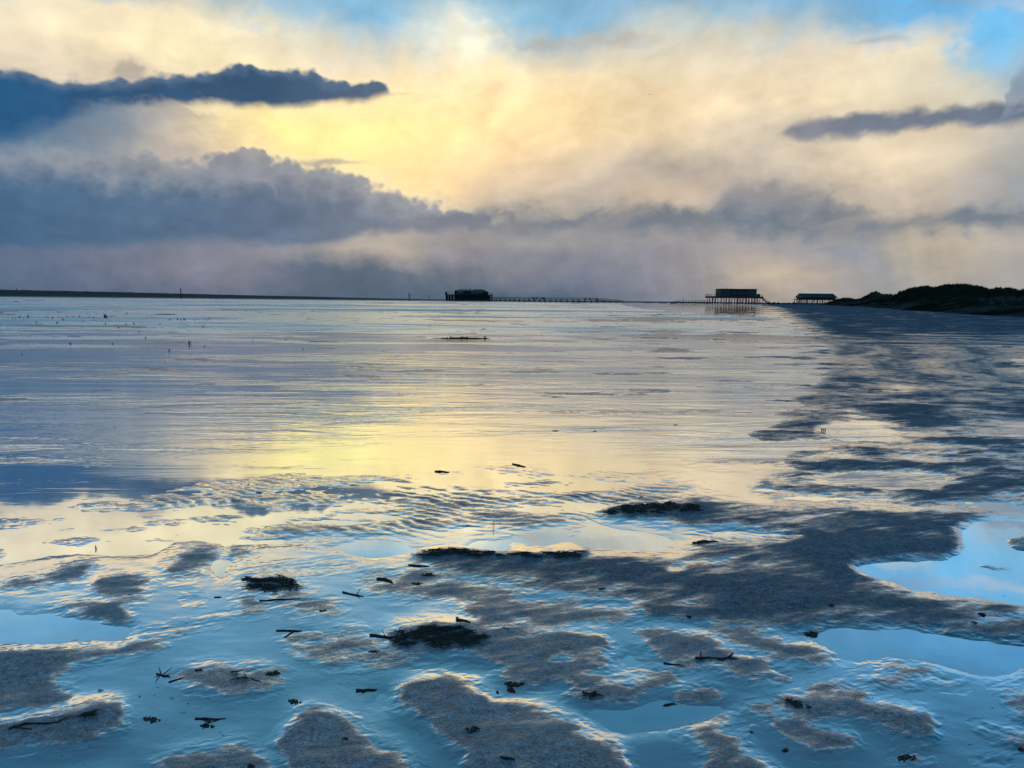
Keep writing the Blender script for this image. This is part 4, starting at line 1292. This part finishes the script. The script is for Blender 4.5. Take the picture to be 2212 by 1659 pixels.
def stick(name, sheet, pts, r, label, cat, mat=None, spurs=(), group=None, raise_=0.0):
    """a piece of wood lying along the listed points"""
    P_ = [gpt(*sheet(*q)) for q in pts]
    o0 = P_[0].copy()
    line = []
    for a, b2 in zip(P_, P_[1:]):
        for t in (0, .33, .67):
            q = a.lerp(b2, t)
            q.z = hground(q.x, q.y) + r * 0.15 + raise_
            q += Vector((rs.randn() * r * .35, rs.randn() * r * .35, abs(rs.randn()) * r * .15))
            line.append(q - o0)
    e = P_[-1].copy(); e.z += r * .1 + raise_
    line.append(e - o0)
    k = len(line)
    rad = [r * (0.75 + 0.45 * rs.rand()) * (1 - 0.55 * (i / (k - 1)) ** 2) for i in range(k)]
    rad = [q * 0.6 for q in rad]
    root = tag(empty(name, o0), label, cat, group)
    MB().tube(line, rad, 7).build('stem', mat or M_STICK, root, True)
    for i, (dx_, dy_, dz_), rr in spurs:
        b0 = line[min(i, k - 1)]
        d_ = Vector((dx_, dy_, dz_)) * 0.5
        rr *= 0.5
        MB().tube([b0, b0 + d_ * .55 + Vector((rs.randn(), rs.randn(), 0)) * rr * .4, b0 + d_], [rr, rr * .8, rr * .45], 6).build('twig', mat or M_STICK, root, True)
    return root


stick('driftwood_branch', z5, [(50, 1068), (160, 1034), (355, 1020)], .010, 'longest forked driftwood branch, resting on the sand bar at the left edge', 'driftwood', spurs=((1, (.16, -.05, .01), .008), (6, (.08, .05, .03), .006)))
stick('twig', z5, [(1050, 770), (1150, 735)], .006, 'short straight twig leaning on the weedy mound left of centre', 'twig')
stick('forked_twig', z5, [(975, 716), (1012, 728), (1060, 738)], .007, 'star-shaped forked twig at the left tip of a weedy mound', 'twig', spurs=((2, (.00, -.10, .02), .006), (3, (.05, .09, .03), .005), (2, (-.05, .07, .03), .005)))
stick('forked_twig', z5, [(1210, 996), (1310, 1000), (1405, 994)], .007, 'forked twig lying alone on open wet sand at lower left', 'twig', spurs=((3, (-.02, -.11, .01), .006), (5, (-.10, -.06, .01), .005)))
stick('forked_twig', z5, [(1720, 446), (1825, 452), (1880, 448)], .007, 'T-shaped twig with a pale foot near the upper left puddles', 'twig', spurs=((3, (-.05, -.14, .0), .007),))
stick('dead_reed', z5, [(1615, 263), (1740, 256), (1870, 248)], .006, 'long straight reed stem lying between two weedy mounds', 'reed stem', M_REED)
stick('driftwood_branch', z6, [(250, 478), (340, 488), (440, 492), (500, 470)], .010, 'gnarled branch poking from the left tip of the big weed heap', 'driftwood', spurs=((5, (.03, .10, .05), .008), (7, (.10, -.08, .04), .007), (3, (-.04, .05, .04), .005)))
stick('wood_stub', z6, [(788, 380), (830, 388), (872, 402)], .013, 'thick broken wood stub behind the big weed heap', 'driftwood')
stick('wood_strip', z6, [(165, 824), (230, 818), (292, 814)], .009, 'flat dark wood strip floating left of the large bare mound', 'driftwood', spurs=((3, (-.03, -.05, .0), .005),))
stick('twig', z6, [(1060, 1238), (1150, 1245)], .009, 'short thick twig half buried in the large bare mound', 'twig')
stick('twig', z6, [(2075, 650), (2205, 664)], .006, 'thin crooked twig at the edge of a blue puddle', 'twig')
stick('twig', z6, [(85, 211), (210, 236)], .008, 'dark twig with a curled end above the long narrow pool', 'twig', spurs=((2, (.03, .06, .05), .006),))
stick('driftwood_branch', z6, [(282, 128), (340, 130), (388, 154)], .014, 'bent dark branch on the grey sand upper middle', 'driftwood')
stick('driftwood_branch', z7, [(168, 623), (300, 622), (432, 625)], .011, 'straight dark stick with a knobbly end among the ridged mounds', 'driftwood', spurs=((1, (.01, .05, .05), .007), (5, (.05, .03, .03), .012)))
stick('wood_chunk', z7, [(-40, 908), (60, 902), (148, 900)], .022, 'thick black wood chunk wedged against a small mound', 'driftwood', spurs=((2, (.12, -.06, .0), .015),), raise_=-.016)
stick('driftwood_branch', z4, [(775, 1088), (830, 1084), (890, 1080)], .018, 'flat dark branch on the ripple-marked edge of the dark bank', 'driftwood')
stick('driftwood_branch', z3, [(1880, 776), (1910, 776), (1942, 778)], .014, 'short dark branch at the rim of the golden shallows', 'driftwood')
stick('twig', z4, [(0, 742), (30, 750), (60, 757)], .014, 'dark crooked twig on the shore of the golden shallows', 'twig')
stick('dead_reed', z5, [(1560, 745), (1625, 770)], .005, 'thin reed stem on the right slope of the weedy mound left of centre', 'reed stem', M_REED)
stick('twig', z6, [(480, 44), (620, 50)], .009, 'straight dark twig at the top of the grey sand near the golden film', 'twig')


def strands(n_, R_, h_, r0=0.004, flat=0.5):
    m = MB()
    for _ in range(n_):
        a, q = rs.rand() * 6.28, rs.rand() ** .7
        c = Vector((math.cos(a) * R_ * q, math.sin(a) * R_ * q * flat, h_ * rs.rand() * (1 - q * .7)))
        d_ = rs.rand() * 6.28
        ln = R_ * (.25 + .55 * rs.rand())
        pts = []
        for t in (-1, -.33, .33, 1):
            pts.append(c + Vector((math.cos(d_) * ln * t * .5, math.sin(d_) * ln * t * .35, (1 - t * t) * h_ * .35 - (abs(t) > .9) * c.z * .6)) + Vector((rs.randn(), rs.randn(), 0)) * R_ * .05)
        r_ = r0 * (.6 + .8 * rs.rand())
        m.tube(pts, [r_ * .5, r_, r_, r_ * .4], 5)
    return m


def clump_mesh(n_, R_, h_):
    m = strands(n_, R_, h_, .002 + R_ * .014)
    # a lumpy mat under the strands
    k, rings = 18, 4
    vs = [(0, 0, h_ * .6)]
    for j in range(1, rings + 1):
        for i in range(k):
            a = 2 * math.pi * i / k
            q = j / rings * (.75 + .35 * math.sin(a * 3 + 1) * rs.rand())
            vs.append((math.cos(a) * R_ * .66 * q, math.sin(a) * R_ * .34 * q, h_ * .6 * (1 - (j / rings) ** 2) * (.7 + .6 * rs.rand()) - .004 * (j == rings)))
    fs = [(0, 1 + i, 1 + (i + 1) % k) for i in range(k)]
    for j in range(rings - 1):
        for i in range(k):
            a0, a1 = 1 + j * k + i, 1 + j * k + (i + 1) % k
            fs.append((a0, a0 + k, a1 + k, a1))
    m.poly(vs, fs)
    return m.mesh('seaweed_clump', False)


def clump(px, py, w, label, h=.3, n_=26, name='seaweed_clump', cat='seaweed', group=None):
    c = gpt(px, py)
    k = (c - Vector((0, 0, CAM_H))).length / F_PX
    o = link(name, clump_mesh(n_, w * k * .34, w * k * h * .12), M_WEED)
    o.location = c
    o.rotation_euler = (0, 0, rs.randn() * .3)
    return tag(o, label, cat, group)


clump(559, 1065, 20, 'black spiky seaweed clump at the edge of the golden shallows', .8)
for f, x, y, w, lb in ((z6, 275, 577, 30, 'small black seaweed clump just left of the big weed heap'), (z6, 1090, 437, 26, 'dark seaweed knot on the right end of the big weed heap'),
                       (z6, 890, 1064, 52, 'flat black seaweed patch on the large bare mound'), (z6, 92, 1117, 20, 'seaweed scrap on the mound at the bottom left of centre'),
                       (z6, 542, 156, 34, 'oval seaweed clump on the grey sand, lower of two'), (z6, 605, 100, 46, 'broad seaweed clump on the grey sand, upper of two'),
                       (z6, 1690, 187, 24, 'seaweed clump on the left part of the dark bank'), (z5, 1835, 892, 42, 'straggly weed tuft left of the large bare mound'),
                       (z5, 945, 1000, 46, 'thin trail of weed near the forked twig at lower left'), (z5, 1285, 1040, 40, 'weed tangle under the forked twig at lower left'),
                       (z5, 1240, 692, 24, 'weed crest on top of the weedy mound left of centre'), (z5, 1700, 712, 44, 'pale-edged weed strands at the right end of a weedy mound'),
                       (z5, 1355, 240, 20, 'small seaweed knot in the upper left shallows'), (z5, 2010, 325, 22, 'seaweed knot at the tip of the lower weedy mound'),
                       (z7, 800, 905, 84, 'long black seaweed heap on the lower right ridge'), (z7, 130, 357, 22, 'seaweed knot beside a small pool at the end of the dark bank'),
                       (z7, 870, 470, 60, 'weedy patch jutting into the large right pool'), (z7, 1480, 1238, 50, 'weed mat on a small mound at lower right'),
                       (z7, 730, 1192, 26, 'seaweed scrap below the lower right ridges'), (z6, 1150, 778, 56, 'weed tangle right of the narrow blue puddle'),
                       (z6, 1620, 845, 60, 'greenish weed tangle on the mound right of centre')):
    clump(*f(x, y), w, lb, .3)
clump(1385, 1074, 14, 'small dark seaweed knot in the middle of the rippled shallows', .5)
clump(1940, 858, 9, 'tiny black clump on the wet flat at right', .6)
clump(1200, 931, 22, 'flat weed patch on the pale flat right of the golden reflection', .3)
clump(1285, 931, 12, 'smaller weed patch on the pale flat right of the golden reflection', .3)
clump(1460, 918, 14, 'weed scrap on the pale flat far right of the golden reflection', .3)
clump(1010, 1135, 12, 'dark weed scrap amid the ripple marks', .4)

# reed tufts out in the shallows: a few upright stems each
tuft_meshes = []
for k in range(6):
    m = MB()
    for _ in range(4 + k * 2):
        c = Vector((rs.randn() * .25, rs.randn() * .25, -.03))
        tip = c + Vector((rs.randn() * .12, rs.randn() * .12, .35 + .65 * rs.rand()))
        m.tube([c, c.lerp(tip, .6) + Vector((rs.randn(), 0, 0)) * .02, tip], [.075, .065, .03], 5)
    tuft_meshes.append(m.mesh('reed_tuft'))
low_meshes = []
for k in range(3):
    m = strands(60, 1.0, .16, .03, .3)
    for _ in range(14):
        c = Vector((rs.uniform(-.9, .9), rs.randn() * .15, 0))
        m.tube([c, c + Vector((rs.randn() * .05, 0, .12 + .25 * rs.rand()))], [.03, .015], 5)
    low_meshes.append(m.mesh('reed_bed'))
z8 = lambda x, y: (x * .2232, 603.5 + .2232 * y)
tufts = [(15, 333, 10), (190, 372, 8), (275, 372, 9), (120, 380, 5), (150, 382, 4), (230, 380, 4), (357, 425, 8), (463, 380, 6), (510, 380, 7), (570, 372, 5), (608, 398, 8), (650, 366, 5), (714, 366, 6), (766, 364, 6), (800, 414, 4), (865, 370, 5), (905, 376, 6), (1015, 374, 13), (1190, 359, 4), (1228, 336, 6), (1020, 438, 6), (1295, 436, 7), (1215, 440, 5), (1150, 472, 5), (1430, 354, 4), (1465, 356, 4), (1645, 396, 6), (1718, 392, 7), (1750, 398, 6), (1782, 396, 7), (1886, 402, 6), (1547, 436, 7), (1967, 466, 7), (2025, 380, 5), (1832, 625, 12), (1410, 570, 5), (1095, 628, 8), (680, 630, 8), (1637, 690, 6), (557, 428, 8), (1980, 650, 4), (1350, 512, 4), (210, 722, 5)]
pos = [z8(x, y) + (s,) for x, y, s in tufts] + [z3(x, y) + (s * .45,) for x, y, s in ((1090, 210, 8), (990, 210, 5), (1235, 208, 8), (730, 252, 6), (1310, 246, 6), (1330, 360, 6), (925, 305, 5), (1120, 280, 4), (710, 300, 4), (1935, 205, 8), (2060, 200, 7))]
for i, (px, py, s) in enumerate(pos):
    c = gpt(px, py)
    k = c.y / F_PX
    o = bpy.data.objects.new('reed_tuft', tuft_meshes[i % 6])
    if not tuft_meshes[i % 6].materials:
        tuft_meshes[i % 6].materials.append(M_REED)
    sc = s * .66 * k
    if i >= len(tufts):
        sc = s * k * 0.9
    if i < len(tufts):
        sc = max(sc, 2.6 * k)
    o.scale = (sc * .8, sc * .8, sc * 1.15)
    o.location = c
    o.rotation_euler = (0, 0, rs.rand() * 6)
    COL.objects.link(o)
    tag(o, 'small dark tuft of reed stems standing in the far shallows', 'reeds', 'reed tufts dotted over the far shallows')
for j, (px, py, w, lb) in enumerate(((1075 * .2232, 603.5 + 358 * .2232, 24, 'low dark reed bed among the far tufts at left'), (1605 * .2232, 603.5 + 341 * .2232, 46, 'longest low dark reed bed in the far left shallows'), (100 * .2232, 603.5 + 342 * .2232, 24, 'low dark reed bed at the far left edge'), (1002, 732, 110, 'wide dark patch of low plants in the middle distance'))):
    c = gpt(px, py)
    k = c.y / F_PX
    o = link('reed_bed', low_meshes[j % 3].copy(), M_REED)
    o.location = c
    sc = w * k / 2
    o.scale = (sc, sc * .8, max(sc * .3, 2.5 * k))
    tag(o, lb, 'reeds')
# stubs standing in pools
for px, py, s, lb in ((1774.5, 931, 7, 'left one of three reed stubs standing in the bright pool at right'), (1777.8, 932, 8, 'tallest middle one of three reed stubs in the bright pool at right'), (1782, 930.5, 6, 'right thin one of three reed stubs in the bright pool at right'),
                      (1770, 1006, 7, 'lone reed stub on the damp flat below the three stubs'), (1065, 1141, 15, 'slim split reed stem standing in the rippled shallows'), (207, 1186, 9, 'thin curled reed stem standing in the pale film at left')):
    c = gpt(px, py)
    k = c.y / F_PX
    h_ = s * k
    m = MB()
    m.tube([(0, 0, -.01), (rs.randn() * .1 * h_, 0, h_ * .5), (rs.randn() * .15 * h_, 0, h_)], [k * .7, k * 1.1, k * .4], 6)
    m.tube([(0, 0, -.01), (h_ * .25, 0, h_ * .35), (h_ * .3, 0, h_ * .6)], [k * .5, k * .5, k * .3], 5)
    o = m.build('reed_stub', M_REED, None, True)
    o.location = c
    tag(o, lb, 'reed stem')


# shells and pebbles
def shell_mesh(k=9):
    m = MB()
    vs, fs = [], []
    for j in range(5):
        t = j / 4
        for i in range(k):
            a = math.pi * (i / (k - 1))
            r_ = math.sin(t * math.pi / 2)
            vs.append((math.cos(a) * r_, -.4 + math.sin(a) * r_ * 1.2, .42 * math.cos(t * math.pi / 2) + .03 * math.cos(a * 9) * t))
    for j in range(4):
        for i in range(k - 1):
            a0 = j * k + i
            fs.append((a0, a0 + 1, a0 + k + 1, a0 + k))
    n0 = len(vs)
    vs += [(x * .97, y * .97, z - .06) for x, y, z in vs]
    fs += [tuple(n0 + i for i in reversed(f)) for f in fs]
    m.poly(vs, fs)
    return m.mesh('shell', True)


SH = shell_mesh()
SH.materials.append(M_SHELL)
SR = SH.copy()
SR.materials.clear()
SR.materials.append(M_RUST)
for f, x, y, s, me_, lb in ((z5, 625, 824, 11, SH, 'largest pale shell on the open wet sand at lower left'), (z5, 868, 859, 9, SH, 'pale shell right of the largest one on the wet sand at lower left'), (z5, 1068, 868, 7, SH, 'small pale shell below the weedy mound left of centre'), (z5, 1196, 826, 7, SH, 'pale shell touching the weedy mound left of centre'), (z5, 1168, 901, 6, SH, 'tiny pale shell midway between weedy mound and forked twig'),
                            (z7, 515, 1080, 9, SR, 'rusty red shell on the blue film among the lower right ridges'), (z7, 1952, 347, 14, SR, 'rusty red shell on the right end of the dark bank'), (z7, 1012, 291, 13, SR, 'rusty red shell in the middle of the dark bank'), (z7, 1905, 402, 12, SR, 'dull red shell near the lower edge of the dark bank'), (z7, 2196, 1188, 14, SR, 'rusty red shell at the right edge of the picture'), (z6, 1125, 821, 22, SR, 'dark reddish shell in the narrow blue puddle'), (z6, 1040, 833, 12, SR, 'smaller dark reddish shell in the narrow blue puddle'), (z5, 1560, 1292, 16, SR, 'dull red shell on the mound at the bottom edge')):
    c = gpt(*f(x, y))
    k = (c - Vector((0, 0, CAM_H))).length / F_PX
    o = bpy.data.objects.new('shell', me_)
    o.location = c
    s_ = s * k * .5
    o.scale = (s_, s_, s_)
    o.rotation_euler = (rs.randn() * .2, rs.randn() * .2, rs.rand() * 6)
    COL.objects.link(o)
    tag(o, lb, 'shell')

# small scraps: nothing tells these apart
bits = []
for k in range(6):
    m = strands(3 + k % 4, 1.0, .25, .10, .5)
    mm = m.mesh('debris_scrap')
    mm.materials.append(M_WEED if k % 2 else M_STICK)
    bits.append(mm)
spots = [z5(*q) for q in ((985, 800), (960, 850), (1600, 806), (1150, 470), (475, 506), (880, 425), (290, 768), (340, 886), (500, 665), (70, 645), (1160, 402), (1230, 457), (2110, 495), (2170, 612), (1140, 960), (1390, 1098), (1370, 1084), (1085, 1058), (1240, 930), (520, 1282), (1290, 870), (1880, 635), (1915, 640))] + \
        [z6(*q) for q in ((135, 50), (190, 55), (30, 280), (640, 290), (1330, 225), (2000, 418), (1140, 285), (1780, 545), (845, 870), (895, 962), (1130, 985), (850, 1265), (1320, 1125), (1520, 1215), (110, 770), (60, 780), (310, 1148), (570, 1090), (960, 140), (740, 98), (1760, 390))] + \
        [z7(*q) for q in ((180, 128), (105, 215), (415, 210), (470, 140), (620, 185), (930, 265), (1220, 253), (1650, 217), (985, 423), (1080, 325), (10, 855), (1220, 838), (1270, 872), (2015, 930), (510, 928), (40, 1185), (130, 1243), (705, 1190), (1880, 1157), (1590, 735))]
rr = np.random.RandomState(3)
while len(spots) < 130:
    px, py = rr.uniform(-60, 2270), 1000 + 660 * rr.rand() ** 1.0
    spots.append((px, py))
for i, (px, py) in enumerate(spots):
    c = gpt(px, py)
    k = (c - Vector((0, 0, CAM_H))).length / F_PX
    s_ = (3.4 if i < 64 else 1.3 + 2.0 * rr.rand() ** 2) * k
    o = bpy.data.objects.new('debris_scrap', bits[i % 6])
    o.location = c
    o.scale = (s_ * (.8 + .7 * rr.rand()), s_ * .8, s_ * .8)
    o.rotation_euler = (0, 0, rr.randn() * .5)
    COL.objects.link(o)
    tag(o, 'small dark scrap of washed-up debris on the wet sand', 'debris', 'small dark debris scraps strewn over the wet sand')

# loose weed strands matted on the wrack mounds (too many to count)
m = MB()
cand = np.argwhere((WEED > 0.30) & (YY < 9.5) & (np.abs(us)[None, :] < 0.8))
sel = cand[rr.choice(len(cand), 1100, replace=False)] if len(cand) > 1100 else cand
for a, b2 in sel:
    c = Vector((XX[a, b2], YY[a, b2], H[a, b2] + .002))
    d_ = rr.randn() * .6
    ln = (.02 + .07 * rr.rand()) * min(2.0, .6 + c.y * .12)
    r_ = .0022 * (.6 + rr.rand()) * min(2.0, .5 + c.y * .2)
    v = Vector((math.cos(d_), math.sin(d_), 0))
    m.tube([c - v * ln * .5, c + Vector((0, 0, .008 * rr.rand())), c + v * ln * .5 + Vector((0, rr.randn() * .008, 0))], [r_ * .5, r_, r_ * .4], 4)
tag(m.build('seaweed_strands', M_WEED), 'matted black seaweed strands strewn over the sand mounds', 'seaweed', kind='stuff')
